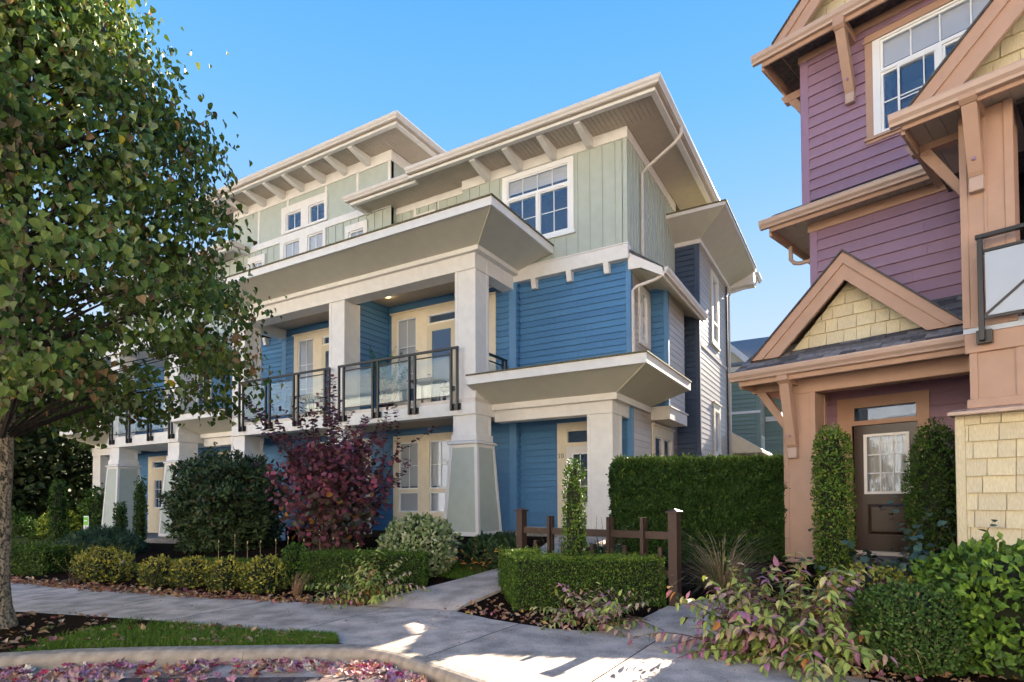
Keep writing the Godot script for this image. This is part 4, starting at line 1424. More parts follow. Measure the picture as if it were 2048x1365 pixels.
func build_far_houses() -> void:
	# seen through the gap between the two houses
	var g := thing("green_house", "grey green house seen through the gap between the blue and purple houses", "house", Vector3(-4, 0.6, -27))
	g.set_meta("shift", Vector3(4, -0.6, 27))
	var s := begin()
	bx(s, Vector3(-8, 0.5, -34), Vector3(-3.5, 7.0, -26.15))
	bx(s, Vector3(-3.6, 0.5, -34), Vector3(-2.4, 7.0, -27.6))
	part("sun_block", s, M.inner, g)  # filled core, unseen, added to block sun from behind
	siding(g, Vector3(-8, 0.5, -26.0), Vector3.RIGHT, Vector3.BACK, 4.5, 6.5, 0.18, M.green)
	siding(g, Vector3(-3.5, 0.5, -26.0), Vector3.FORWARD, Vector3.RIGHT, 1.6, 6.5, 0.18, M.greyside)
	siding(g, Vector3(-3.5, 0.5, -27.5), Vector3.RIGHT, Vector3.BACK, 1.1, 6.5, 0.18, M.green)
	siding(g, Vector3(-2.4, 0.5, -27.5), Vector3.FORWARD, Vector3.RIGHT, 4, 6.5, 0.18, M.greyside)
	s = begin()
	bx(s, Vector3(-3.62, 0.5, -26.1), Vector3(-3.47, 7.0, -25.96))
	bx(s, Vector3(-2.52, 0.5, -27.6), Vector3(-2.37, 7.0, -27.46))
	part("corner_board", s, M.green, g)
	s = begin()
	bx(s, Vector3(-8, 5.1, -26.0), Vector3(-3.46, 5.2, -25.95))
	bx(s, Vector3(-3.46, 4.9, -27.5), Vector3(-2.36, 5.1, -27.44))
	part("belly_band", s, M.white, g)
	window(g, Vector3(-3.5, 2.6, -26.5), Vector3.FORWARD, Vector3.RIGHT, 0.6, 1.6, [[0.1, 0.1, 0.5, 1.5, 1, 1]], M.white, {"deep": 0.05})
	s = begin()
	prism(s, [Vector2(-25.6, 7.0), Vector2(-25.55, 7.08), Vector2(-30, 9.2), Vector2(-34.4, 7.08), Vector2(-34.4, 7.0)], Vector3(-8.3, 0, 0), Vector3.BACK, UP, Vector3(6.4, 0, 0))
	part("roof", s, M.shingle[1], g)
	s = begin()
	bx(s, Vector3(-8.3, 6.8, -25.62), Vector3(-2.0, 7.0, -25.58))
	bx(s, Vector3(-8.3, 6.97, -26.0), Vector3(-2.0, 6.99, -25.62))
	part("fascia", s, M.trim_warm, g)
	s = begin()
	prism(s, [Vector2(-6.6, 7.15), Vector2(-5.3, 8.5), Vector2(-3.95, 7.15)], Vector3(0, 0, -27.5), Vector3.RIGHT, UP, Vector3(0, 0, 1.6))
	var dm := part("dormer", s, M.yellow_b, g)
	s = begin()
	for q in [[Vector2(-5.3, 8.62), Vector2(-3.75, 7.1)], [Vector2(-5.3, 8.62), Vector2(-6.8, 7.1)]]:
		bar(s, Vector3(q[0].x, q[0].y, -25.85), Vector3(q[1].x, q[1].y, -25.85), 0.22, 0.1)
	obj("barge_board", s, M.white, dm)
	# behind the lime tree on the left
	far_house("shaded_house", "shaded beige house behind the dark tree on the far left", Vector3(-44, 0.2, -15), Vector3(11.5, 8.5, 9), M.trim_warm, deg_to_rad(8), [[1.0, 1.2, 2.2, 1.7], [6.6, 1.2, 2.2, 1.7], [1.0, 5.0, 2.2, 1.7], [6.6, 5.0, 2.2, 1.7]])
	# unseen row across the street, added to bounce sunlight; also mirrored in the windows
	var gr := "added houses across the street"
	var k := 0
	for q in [["added_grey_house", "pale grey house added across the street, far to the left", M.gutter, 10.6], ["added_white_house", "off-white house added across the street, left of the white one", M.white, 11.0], ["added_white_house", "white house added across the street to bounce sun at the balconies", M.white, 10.8], ["added_pale_house", "pale house added across the street, right of the white one", M.gutter, 11.2], ["added_white_house", "white house added across the street, opposite the purple house", M.white, 10.8], ["added_white_house", "plain white house added across the street at the far right", M.white, 10.6]]:
		far_house(q[0], q[1], Vector3(-32.0 + k * 12.2, 0.1, 16.2 + 0.4 * (k % 2)), Vector3(11.4, q[3], 9), q[2], PI, [[1.0, 1.2, 2.4, 1.6], [6.0, 1.2, 2.4, 1.6], [1.0, 4.8, 2.4, 1.6], [6.0, 4.8, 2.4, 1.6]], gr)
		k += 1


# ---------- ground
func strip(front: Array, back: Array, y: float, x0: float, x1: float, n: int, lift := 0.0) -> SurfaceTool:
	var s := begin()
	for i in n:
		var a := lerpf(x0, x1, float(i) / n)
		var b := lerpf(x0, x1, float(i + 1) / n)
		quad(s, Vector3(a, y, lerp_table(a, front)), Vector3(b, y, lerp_table(b, front)), Vector3(b, y, lerp_table(b, back)), Vector3(a, y, lerp_table(a, back)), UP)
	return s


func build_ground() -> void:
	var s := begin()
	bx(s, Vector3(-300, -0.3, -300), Vector3(300, -0.03, 300))
	struct("ground", s, M.far)
	# road
	s = begin()
	bx(s, Vector3(-60, -0.02, -4.6), Vector3(40, 0.0, 13.0))
	var road := struct("road", s, M.asphalt)
	s = begin()
	bx(s, Vector3(-60, -0.02, 13.0), Vector3(40, 0.13, 17.5))
	struct("far_pavement", s, M.concrete)
	# kerb in cast lengths
	var pts := []
	for q in CURB:
		pts.append(Vector3(q[0], 0, q[1]))
	var prof := [Vector2(-0.02, -0.1), Vector2(-0.02, 0.135), Vector2(0.1, 0.137), Vector2(0.135, 0.128), Vector2(0.16, 0.105), Vector2(0.172, 0.07), Vector2(0.18, 0.0), Vector2(0.18, -0.1)]
	var curb: MeshInstance3D = null
	for k in [[0, 3], [3, 6], [6, 10], [10, 13], [13, 14], [14, 16]]:
		s = begin()
		var sub := pts.slice(k[0], k[1] + 1)
		if sub.size() > 1:
			var d: Vector3 = (sub[1] - sub[0]).normalized() * 0.004
			sub[0] += d
			sweep(s, sub, prof)
			if curb == null:
				curb = struct("kerb", s, M.curb)
			else:
				obj("kerb_length", s, M.curb, curb)
	# gutter pan of concrete along the kerb, then brick pavers
	s = begin()
	var c2 := []
	for q in CURB.slice(1, 14):
		c2.append(Vector3(q[0], 0.002, q[1]))
	sweep(s, c2, [Vector2(0.17, -0.05), Vector2(0.17, 0.004), Vector2(0.62, 0.002), Vector2(0.62, -0.05)])
	struct("gutter_pan", s, M.concrete_b)
	s = begin()
	bx(s, Vector3(-6.6, -0.02, -3.2), Vector3(-2.4, 0.004, 0.5))
	var pv := struct("paving", s, M.soil)
	var e1 := Vector3(1.38, 0, -0.82).normalized()
	var e2 := Vector3(e1.z * -1.0, 0, e1.x)
	var o := Vector3(-5.35, 0.0, -2.83) + e2 * 0.05
	for i in 30:
		s = begin()
		fbox(s, o, e1, e2, UP, i * 0.108 - 0.6 + 0.004, i * 0.108 - 0.6 + 0.104, 0.0, 0.21, 0.0, 0.012 + rng.randf() * 0.003)
		obj("brick", s, M.paver[rng.randi() % 3], pv)
	for r in 5:
		for i in 16:
			s = begin()
			var u := i * 0.214 - 0.6 + (0.107 if r % 2 else 0.0)
			fbox(s, o, e1, e2, UP, u, u + 0.206, 0.22 + r * 0.108, 0.22 + r * 0.108 + 0.1, 0.0, 0.012 + rng.randf() * 0.003)
			obj("brick", s, M.paver[rng.randi() % 3], pv)
	# sidewalk slabs
	s = strip(SF, SB, 0.11, -40, 8, 96)
	var walk := struct("sidewalk", s, M.soil)
	var joints := [-16.0, -14.4, -12.9, -11.5, -10.22, -8.68, -7.1, -5.28, -3.34, -1.77, 0.02, 1.8, 3.6, 5.4]
	for i in joints.size() - 1:
		s = begin()
		var a: float = joints[i] + 0.006
		var b: float = joints[i + 1] - 0.006
		var n := 10
		for k in n:
			var xa := lerpf(a, b, float(k) / n)
			var xb := lerpf(a, b, float(k + 1) / n)
			var j0 := lerpf(0.18, -0.02, clampf((xa + 9.0) / 6.0, 0, 1))
			var j1 := lerpf(0.18, -0.02, clampf((xb + 9.0) / 6.0, 0, 1))
			quad(s, Vector3(xa + j0, 0.13, lerp_table(xa + j0, SF)), Vector3(xb + j1, 0.13, lerp_table(xb + j1, SF)), Vector3(xb - j1, 0.13, lerp_table(xb - j1, SB)), Vector3(xa - j0, 0.13, lerp_table(xa - j0, SB)), UP)
		obj("slab", s, M.concrete if i % 2 else M.concrete_b, walk)
	# planted ground rising to the houses
	s = begin()
	var x := -42.0
	var bump := FastNoiseLite.new()
	bump.seed = 3
	bump.frequency = 1.1
	var H := func(px: float, t: float) -> Vector3:
		var z := lerp_table(px, SB) - t
		return Vector3(px, ground_h(px, z) + (0.018 * bump.get_noise_2d(px, z) if t > 0.05 else 0.0) - (0.02 if t < 0.05 else 0.0), z)
	while x < 9.0:
		var dx := 0.25 if x > -14 and x < 2 else 1.0
		var t := 0.0
		while t < 18.0:
			var dt := 0.2 if t < 4.0 else 1.0
			quad(s, H.call(x, t), H.call(x + dx, t), H.call(x + dx, t + dt), H.call(x, t + dt), UP)
			t += dt
		x += dx
	struct("mulch_bed", s, M.mulch)
	# paths
	path("path", [[Vector2(-5.68, -5.85), Vector2(-4.42, -6.1)], [Vector2(-5.3, -6.9), Vector2(-4.26, -7.0)], [Vector2(-4.95, -7.75), Vector2(-4.0, -7.9)], [Vector2(-4.8, -8.8), Vector2(-3.85, -8.9)], [Vector2(-5.2, -10.8), Vector2(-4.0, -10.9)]], 0.045)
	path("path", [[Vector2(-2.4, -5.86), Vector2(-1.15, -5.85)], [Vector2(-2.1, -6.5), Vector2(-1.2, -6.3)], [Vector2(-1.95, -7.1), Vector2(-1.1, -6.75)], [Vector2(-1.6, -7.4), Vector2(-1.0, -6.95)]], 0.03)
	path("path", [[Vector2(-17.8, -8.6), Vector2(-17.4, -7.9)], [Vector2(-14.9, -7.3), Vector2(-14.6, -6.7)], [Vector2(-12.6, -6.4), Vector2(-12.3, -5.9)], [Vector2(-12.2, -5.6), Vector2(-11.6, -4.8)]], 0.04)
	# grass verge: soil, then blades
	s = begin()
	x = -13.0
	while x < -4.5:
		var zf0 := lerp_table(x, CURB.slice(2)) - 0.01 if x > -7.6 else -1.2
		var zf1 := lerp_table(x + 0.25, CURB.slice(2)) - 0.01 if x > -7.6 else -1.2
		quad(s, Vector3(x, 0.125, zf0), Vector3(x + 0.25, 0.125, zf1), Vector3(x + 0.25, 0.128, lerp_table(x + 0.25, SF) + 0.01), Vector3(x, 0.128, lerp_table(x, SF) + 0.01), UP)
		x += 0.25
	struct("verge_soil", s, M.soil)
	var T := []
	var I := []
	var bare := FastNoiseLite.new()
	bare.seed = 8
	bare.frequency = 0.5
	for i in 42000:
		var gx := rng.randf_range(-9.2, -4.3)
		var z0 := lerp_table(gx, SF) + 0.0
		var z1 := lerp_table(gx, CURB.slice(2)) - 0.02
		if gx > -4.5:
			z1 -= 0.04
		if z1 <= z0:
			continue
		var gz := rng.randf_range(z0, z1)
		var trunk_d := Vector2(gx + 8.37, gz + 2.8).length()
		var edge := (gz - z0) / 0.35 if gx < -5.2 else 2.0
		if (gx < -5.4 and bare.get_noise_2d(gx, gz) > 0.2) or trunk_d < 1.1 + bare.get_noise_2d(gx * 3, gz * 3) or rng.randf() > edge + 0.1:
			continue
		T.append(Transform3D(lb(Vector3(rng.randfn(0, 0.5), 1, rng.randfn(0, 0.5)), Vector3(rng.randfn(0, 1), 0.3, rng.randfn(0, 1))).scaled(Vector3.ONE * rng.randf_range(0.035, 0.075)), Vector3(gx, 0.125, gz)))
		I.append(rng.randi() % 4)
	var blade := leaf_mesh([[0, 0.05, 0], [0.5, 0.045, 0.06], [1.0, 0.004, 0.3]])
	var grass := [Color(0.075, 0.17, 0.014), Color(0.11, 0.22, 0.02), Color(0.06, 0.12, 0.014), Color(0.16, 0.2, 0.04)]
	var vg := scatter(self, "verge_grass", blade, grass, T, I, 0, 0.5)
	tag(vg, "short green grass with bare patches on the verge between kerb and sidewalk", "grass")
	T = []
	I = []
	for q in [[-12.6, -8.6, -6.0, -7.6, 12000], [-6.6, -4.95, -7.3, -8.2, 4000], [-26.0, -18.0, -6.0, -9.5, 9000]]:
		for i in q[4]:
			var gx := rng.randf_range(q[0], q[1])
			var gz := rng.randf_range(q[3], q[2])
			T.append(Transform3D(lb(Vector3(rng.randfn(0, 0.4), 1, rng.randfn(0, 0.4)), Vector3(rng.randfn(0, 1), 0.3, rng.randfn(0, 1))).scaled(Vector3.ONE * rng.randf_range(0.04, 0.075)), Vector3(gx, ground_h(gx, gz), gz)))
			I.append(rng.randi() % 4)
	var lw := scatter(self, "lawn_grass", blade, grass, T, I, 0, 0.5)
	tag(lw, "mown lawn grass between the beds in front of the blue house", "grass")


func path(called: String, rows: Array, lift: float) -> void:
	var s := begin()
	var fine := []
	for i in rows.size() - 1:
		for k in 4:
			fine.append([rows[i][0].lerp(rows[i + 1][0], k / 4.0), rows[i][1].lerp(rows[i + 1][1], k / 4.0)])
	fine.append(rows[-1])
	var pts := []
	for q in fine:
		var c: Vector2 = (q[0] + q[1]) * 0.5
		var y := maxf(ground_h(c.x, c.y), maxf(ground_h(q[0].x, q[0].y), ground_h(q[1].x, q[1].y)) - 0.02) + lift
		if pts.is_empty():
			y = 0.134
		pts.append([Vector3(q[0].x, y, q[0].y), Vector3(q[1].x, y, q[1].y)])
	for i in pts.size() - 1:
		quad(s, pts[i][0], pts[i][1], pts[i + 1][1], pts[i + 1][0], UP)
		for k in 2:
			quad(s, pts[i][k], pts[i + 1][k], pts[i + 1][k] - UP * 0.15, pts[i][k] - UP * 0.15, pts[i][k] - pts[i][1 - k])
	struct(called, s, M.concrete_b)


# ---------- leaves
func lb(d: Vector3, n: Vector3) -> Basis:
	var y := d.normalized()
	var z := (n - y * n.dot(y))
	z = z.normalized() if z.length() > 0.001 else y.cross(Vector3(0.3, 0.5, 0.8)).normalized()
	return Basis(y.cross(z), y, z)


# rows of [along, half width, sag]; folded a little along the midrib
func leaf_mesh(rows: Array, fold := 0.25) -> ArrayMesh:
	var s := begin()
	for i in rows.size() - 1:
		var a: Array = rows[i]
		var b: Array = rows[i + 1]
		for g in [-1.0, 1.0]:
			var q := [Vector3(0, a[0], -a[2]), Vector3(g * a[1], a[0], -a[2] + a[1] * fold), Vector3(g * b[1], b[0], -b[2] + b[1] * fold), Vector3(0, b[0], -b[2])]
			if a[1] < 0.001:
				tri(s, q[0], q[2], q[3], Vector3.BACK)
			elif b[1] < 0.006:
				tri(s, q[0], q[1], q[3], Vector3.BACK)
			else:
				quad(s, q[0], q[1], q[2], q[3], Vector3.BACK)
	return s.commit()


func leaf_mat(c: Color, back: float, rough := 0.5) -> StandardMaterial3D:
	var k := "%s %s %s" % [c, back, rough]
	if not leafmats.has(k):
		var m := StandardMaterial3D.new()
		m.albedo_color = c.linear_to_srgb()
		m.roughness = rough
		m.cull_mode = BaseMaterial3D.CULL_DISABLED
		if back > 0.0:
			m.backlight_enabled = true
			m.backlight = Color(back, back, back * 0.6)
			m.metallic_specular = 0.3
		leafmats[k] = m
	return leafmats[k]


func scatter(p: Node3D, called: String, mesh: Mesh, pal: Array, T: Array, I: Array, singles: int, back := 0.5, rough := 0.5, rest := "foliage") -> Node3D:
	var order := range(T.size())
	if singles > 0:
		var eye := Vector3(0, 1.5, 0) - (p.position if p != self else Vector3.ZERO)
		var d := PackedFloat32Array()
		for t in T:
			d.append(t.origin.distance_squared_to(eye) / pow(t.basis.get_scale().y, 1.0))
		order.sort_custom(func(a, b): return d[a] < d[b])
		for k in mini(singles, T.size()):
			var o := obj(called, mesh, leaf_mat(pal[I[order[k]]], back, rough), p)
			o.transform = T[order[k]]
	var n := T.size() - mini(singles, T.size())
	if n == 0:
		return null
	var mm := MultiMesh.new()
	mm.transform_format = MultiMesh.TRANSFORM_3D
	mm.use_colors = true
	mm.mesh = mesh
	mm.instance_count = n
	for k in n:
		var j: int = order[k + T.size() - n]
		mm.set_instance_transform(k, T[j])
		var c: Color = pal[I[j]] * (0.82 + 0.36 * fmod(float(j) * 0.618034, 1.0))
		c.a = 1.0
		mm.set_instance_color(k, c)
	var mi := MultiMeshInstance3D.new()
	mi.name = numbered(p, called if p == self else rest)
	mi.multimesh = mm
	var m: StandardMaterial3D = leaf_mat(Color.WHITE, back, rough).duplicate()
	m.vertex_color_use_as_albedo = true
	mi.material_override = m
	mi.set_meta("kind", "stuff")
	p.add_child(mi, true)
	return mi


func build_fixtures() -> void:
	# ceiling light over the balcony, lit
	var L := thing("ceiling_light", "small round lit downlight in the balcony ceiling behind the middle column", "light", Vector3(-10.31, 6.744, -11.35))
	var s := begin()
	tube(s, [Vector3(0, 0, 0), Vector3(0, -0.008, 0)], [0.1, 0.1], 16)
	obj("ring", s, M.white, L)
	s = begin()
	tube(s, [Vector3(0, -0.002, 0), Vector3(0, -0.014, 0), Vector3(0, -0.0141, 0)], [0.075, 0.075, 0.001], 16)
	obj("lamp", s, M.lamp, L)
	var ol := OmniLight3D.new()
	ol.name = "lamp_light"
	ol.light_energy = 0.012
	ol.light_color = Color(1, 0.85, 0.6)
	ol.light_size = 0.07
	ol.omni_range = 12.0
	ol.omni_attenuation = 2.0
	ol.shadow_enabled = true
	ol.position = Vector3(0, -0.06, 0)
	L.add_child(ol)
	# fence
	var f0 := Vector3(-4.27, 0.33, -7.55)
	var F := thing("picket_fence", "dark brown wooden fence with capped posts between path and cedar hedge", "fence", f0)
	var f1 := Vector3(-1.9, 0.25, -7.03)
	var d := f1 - f0
	var e := Vector3(d.x, 0, d.z).normalized()
	var len := Vector2(d.x, d.z).length()
	var n := Vector3(-e.z, 0, e.x)
	for u in [0.0, len]:
		s = begin()
		fbox(s, Vector3.ZERO, e, UP, n, u - 0.055, u + 0.055, -0.4, 1.03, -0.055, 0.055)
		var post := obj("post", s, M.fence, F)
		s = begin()
		fbox(s, Vector3.ZERO, e, UP, n, u - 0.075, u + 0.075, 1.03, 1.05, -0.075, 0.075)
		var c: Vector3 = e * u
		var top: Vector3 = c + UP * 1.085
		var q := []
		for g in [[-1, -1], [1, -1], [1, 1], [-1, 1]]:
			q.append(c + UP * 1.0501 + e * 0.075 * g[0] + n * 0.075 * g[1])
		for i in 4:
			tri(s, q[i], q[(i + 1) % 4], top, (q[i] + q[(i + 1) % 4]) * 0.5 - c)
		obj("post_cap", s, M.fence, post)
	for y in [0.76, 0.3]:
		s = begin()
		fbox(s, Vector3.ZERO, e, UP, n, 0.056, len - 0.056, y - 0.045, y + 0.045, -0.02, 0.02)
		obj("rail", s, M.fence, F)
	var k := 0
	var u := 0.3
	while u < len - 0.15:
		s = begin()
		var hgt := 0.62 if k % 2 == 0 else 0.97
		fbox(s, Vector3.ZERO, e, UP, n, u - 0.022, u + 0.022, 0.08, hgt, 0.0205, 0.055)
		if k % 2 == 1:
			fbox(s, Vector3.ZERO, e, UP, n, u - 0.022, u + 0.022, 0.08, hgt, -0.055, -0.0205)
		obj("picket", s, M.fence, F)
		u += 0.245
		k += 1
	# yard sign
	var S := thing("yard_sign", "small green and white yard sign on a wire stake in the left lawn", "sign", Vector3(-20.79, 0.25, -9.25))
	s = begin()
	cb(s, Vector3(-0.15, 0.42, -0.01), Vector3(0.15, 0.86, 0.01), 0.008)
	var bd := obj("board", s, M.vinyl, S)
	s = begin()
	bx(s, Vector3(-0.13, 0.58, 0.0105), Vector3(0.13, 0.83, 0.013))
	obj("green_panel", s, mat(c8(120, 200, 40), 0.5), bd)
	s = begin()
	bx(s, Vector3(-0.1, 0.7, 0.0131), Vector3(0.1, 0.73, 0.0145))
	obj("print", s, M.vinyl, bd)
	s = begin()
	for x in [-0.08, 0.08]:
		tube(s, [Vector3(x, -0.1, 0), Vector3(x, 0.45, 0)], [0.006, 0.006], 6)
	obj("stake", s, M.vinyl, S)
	# balcony furniture
	for q in [[Vector3(-13.2, 3.725, -11.3), "left"], [Vector3(-9.0, 3.725, -11.3), "right"]]:
		var t := thing("balcony_table", "small dark table behind the glass of the %s balcony" % q[1], "table", q[0])
		s = begin()
		cb(s, Vector3(-0.4, 0.68, -0.3), Vector3(0.4, 0.71, 0.3))
		obj("tabletop", s, M.door, t)
		for gx in [-0.35, 0.35]:
			for gz in [-0.25, 0.25]:
				s = begin()
				bx(s, Vector3(gx - 0.02, 0, gz - 0.02), Vector3(gx + 0.02, 0.679, gz + 0.02))
				obj("leg", s, M.black, t)
		var c := thing("balcony_chair", "dark patio chair beside the table on the %s balcony" % q[1], "chair", q[0] + Vector3(0.75, 0, 0.05), 0.4)
		s = begin()
		cb(s, Vector3(-0.24, 0.42, -0.24), Vector3(0.24, 0.45, 0.24))
		obj("seat", s, M.black, c)
		s = begin()
		for i in 5:
			bx(s, Vector3(0.2, 0.5 + i * 0.09, -0.22), Vector3(0.22, 0.55 + i * 0.09, 0.22))
		obj("backrest", s, M.black, c)
		for gx in [-0.22, 0.22]:
			for gz in [-0.22, 0.22]:
				s = begin()
				bx(s, Vector3(gx - 0.015, 0, gz - 0.015), Vector3(gx + 0.015, 0.95 if gx > 0 else 0.65, gz + 0.015))
				obj("leg", s, M.black, c)


# ---------- plants
func pick(w: Array) -> int:
	var t := 0.0
	for x in w:
		t += x
	var r := rng.randf() * t
	for i in w.size():
		r -= w[i]
		if r <= 0.0:
			return i
	return w.size() - 1


func plant(called: String, label: String, category: String, x: float, z: float, group := "") -> Node3D:
	return thing(called, label, category, Vector3(x, ground_h(x, z), z), 0.0, group)


# a body of revolution covered in leaves; prof: height share -> radius share
func bush(P: Node3D, rx: float, rz: float, h: float, prof: Array, n: int, mesh: Mesh, size: Array, pal: Array, w: Array, o := {}) -> void:
	var T := []
	var I := []
	var nz := FastNoiseLite.new()
	nz.seed = int(rng.randi() % 1000)
	nz.frequency = o.get("freq", 1.6)
	var lump: float = o.get("lump", 0.15)
	var deep: float = o.get("deep", 0.35)
	var wild: float = o.get("wild", 0.6)
	var up: float = o.get("up", 0.4)
	var tall := maxf(h, 0.1)
	for i in n:
		var t := rng.randf()
		var r := lerp_table(t, prof)
		if rng.randf() > r * 0.8 + 0.2:
			continue
		var a := rng.randf() * TAU
		var dirv := Vector3(cos(a), 0, sin(a))
		var slope := (lerp_table(t + 0.05, prof) - lerp_table(t - 0.05, prof)) / 0.1
		var nrm := Vector3(cos(a), -slope * rx / tall, sin(a)).normalized()
		var k := 1.0 + lump * nz.get_noise_3d(cos(a) * rx * 2.0, t * h * 2.0, sin(a) * rz * 2.0) * 2.0
		var q := (1.0 - deep * pow(rng.randf(), 1.7)) * k
		var tt := t
		if t > 0.9:
			tt = t * (1.0 - 0.1 * rng.randf() * deep)
		var p := Vector3(cos(a) * rx * r * q, tt * h * lerpf(1.0, k, 0.5), sin(a) * rz * r * q)
		var dn := (nrm + Vector3(rng.randfn(0, wild), rng.randfn(0, wild) + 0.2, rng.randfn(0, wild)))
		var dd := nrm * 0.5 + UP * up + Vector3(rng.randfn(0, 0.6), rng.randfn(0, 0.5), rng.randfn(0, 0.6))
		T.append(Transform3D(lb(dd, dn).scaled(Vector3.ONE * rng.randf_range(size[0], size[1])), p))
		I.append(pick(w if not o.has("tip") or t < o.tip[0] + 0.1 * nz.get_noise_2d(a * 3.0, 1.0) else o.tip[1]))
	if not o.has("open"):
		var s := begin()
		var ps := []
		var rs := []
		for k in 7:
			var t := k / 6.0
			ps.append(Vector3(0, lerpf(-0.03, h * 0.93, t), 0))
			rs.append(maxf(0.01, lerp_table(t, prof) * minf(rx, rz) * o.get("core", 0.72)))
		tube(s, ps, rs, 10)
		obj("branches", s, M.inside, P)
	scatter(P, "leaf", mesh, pal, T, I, o.get("singles", 0), o.get("back", 0.4), o.get("rough", 0.5))


# clipped hedge over a footprint
func hedge(P: Node3D, poly: Array, y1: float, per: float, mesh: Mesh, size: Array, pal: Array, w: Array, o := {}) -> void:
	var T := []
	var I := []
	var c := P.position
	var nz := FastNoiseLite.new()
	nz.seed = 31
	nz.frequency = 1.3
	var rough_: float = o.get("bumpy", 0.03)
	var cen := Vector2.ZERO
	for q in poly:
		cen += q / poly.size()
	var top := y1 - c.y
	var n := poly.size()
	for i in n:
		var a: Vector2 = poly[i]
		var b: Vector2 = poly[(i + 1) % n]
		var e := (b - a).normalized()
		var nn := Vector2(e.y, -e.x)
		if nn.dot(o.get("mid", cen) - (a + b) * 0.5) > 0:
			nn = -nn
		if o.has("outs"):
			nn = o.outs[i]
		var N := Vector3(nn.x, 0, nn.y)
		var hgt := top + 0.25
		for k in int(a.distance_to(b) * hgt * per):
			var u := rng.randf()
			var v := rng.randf_range(-0.2, top)
			var p2 := a.lerp(b, u)
			var gy := ground_h(p2.x, p2.y) - c.y
			if v < gy - 0.02:
				continue
			var bumpv := nz.get_noise_3d(p2.x * 3, v * 3, p2.y * 3) * rough_ * 2.0 - maxf(0, v - top + 0.06) * 0.6
			var p := Vector3(p2.x - c.x, v, p2.y - c.z) + N * (bumpv - 0.07 * pow(rng.randf(), 2.0) + (rng.randf() * 0.05 if rng.randf() < 0.05 else 0.0))
			if nz.get_noise_3d(p2.x * 5 + 40, v * 5, p2.y * 5) < -0.42 and rng.randf() < 0.75:
				continue
			var dn := N + Vector3(rng.randfn(0, 0.6), rng.randfn(0, 0.6) + 0.3, rng.randfn(0, 0.6))
			var dd: Vector3 = N * 0.55 + UP * o.get("up", 0.6) + Vector3(rng.randfn(0, 0.6), rng.randfn(0, 0.6), rng.randfn(0, 0.6))
			T.append(Transform3D(lb(dd, dn).scaled(Vector3.ONE * rng.randf_range(size[0], size[1])), p))
			I.append(pick(w))
	var tri_i := Geometry2D.triangulate_polygon(PackedVector2Array(poly))
	for i in range(0, tri_i.size(), 3):
		var a: Vector2 = poly[tri_i[i]]
		var b: Vector2 = poly[tri_i[i + 1]]
		var d: Vector2 = poly[tri_i[i + 2]]
		for k in int(absf((b - a).cross(d - a)) * 0.5 * per * 1.3):
			var u := rng.randf()
			var v := rng.randf()
			if u + v > 1.0:
				u = 1.0 - u
				v = 1.0 - v
			var q := a + (b - a) * u + (d - a) * v
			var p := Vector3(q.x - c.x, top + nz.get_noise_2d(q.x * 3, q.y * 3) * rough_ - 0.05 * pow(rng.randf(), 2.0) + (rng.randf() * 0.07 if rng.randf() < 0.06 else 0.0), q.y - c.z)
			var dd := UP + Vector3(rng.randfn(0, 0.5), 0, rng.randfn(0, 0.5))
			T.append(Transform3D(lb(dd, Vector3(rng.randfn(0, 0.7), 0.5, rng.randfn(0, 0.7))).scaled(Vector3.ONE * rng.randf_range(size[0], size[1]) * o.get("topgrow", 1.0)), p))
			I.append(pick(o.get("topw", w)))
	var shrink := []
	for q in Geometry2D.offset_polygon(PackedVector2Array(poly), -0.07):
		shrink = Array(q)
		break
	if shrink.size() > 2:
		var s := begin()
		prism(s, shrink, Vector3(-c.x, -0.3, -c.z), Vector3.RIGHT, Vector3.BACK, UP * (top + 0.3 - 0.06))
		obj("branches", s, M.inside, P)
	scatter(P, "leaf", mesh, pal, T, I, 0, o.get("back", 0.35), o.get("rough", 0.5))


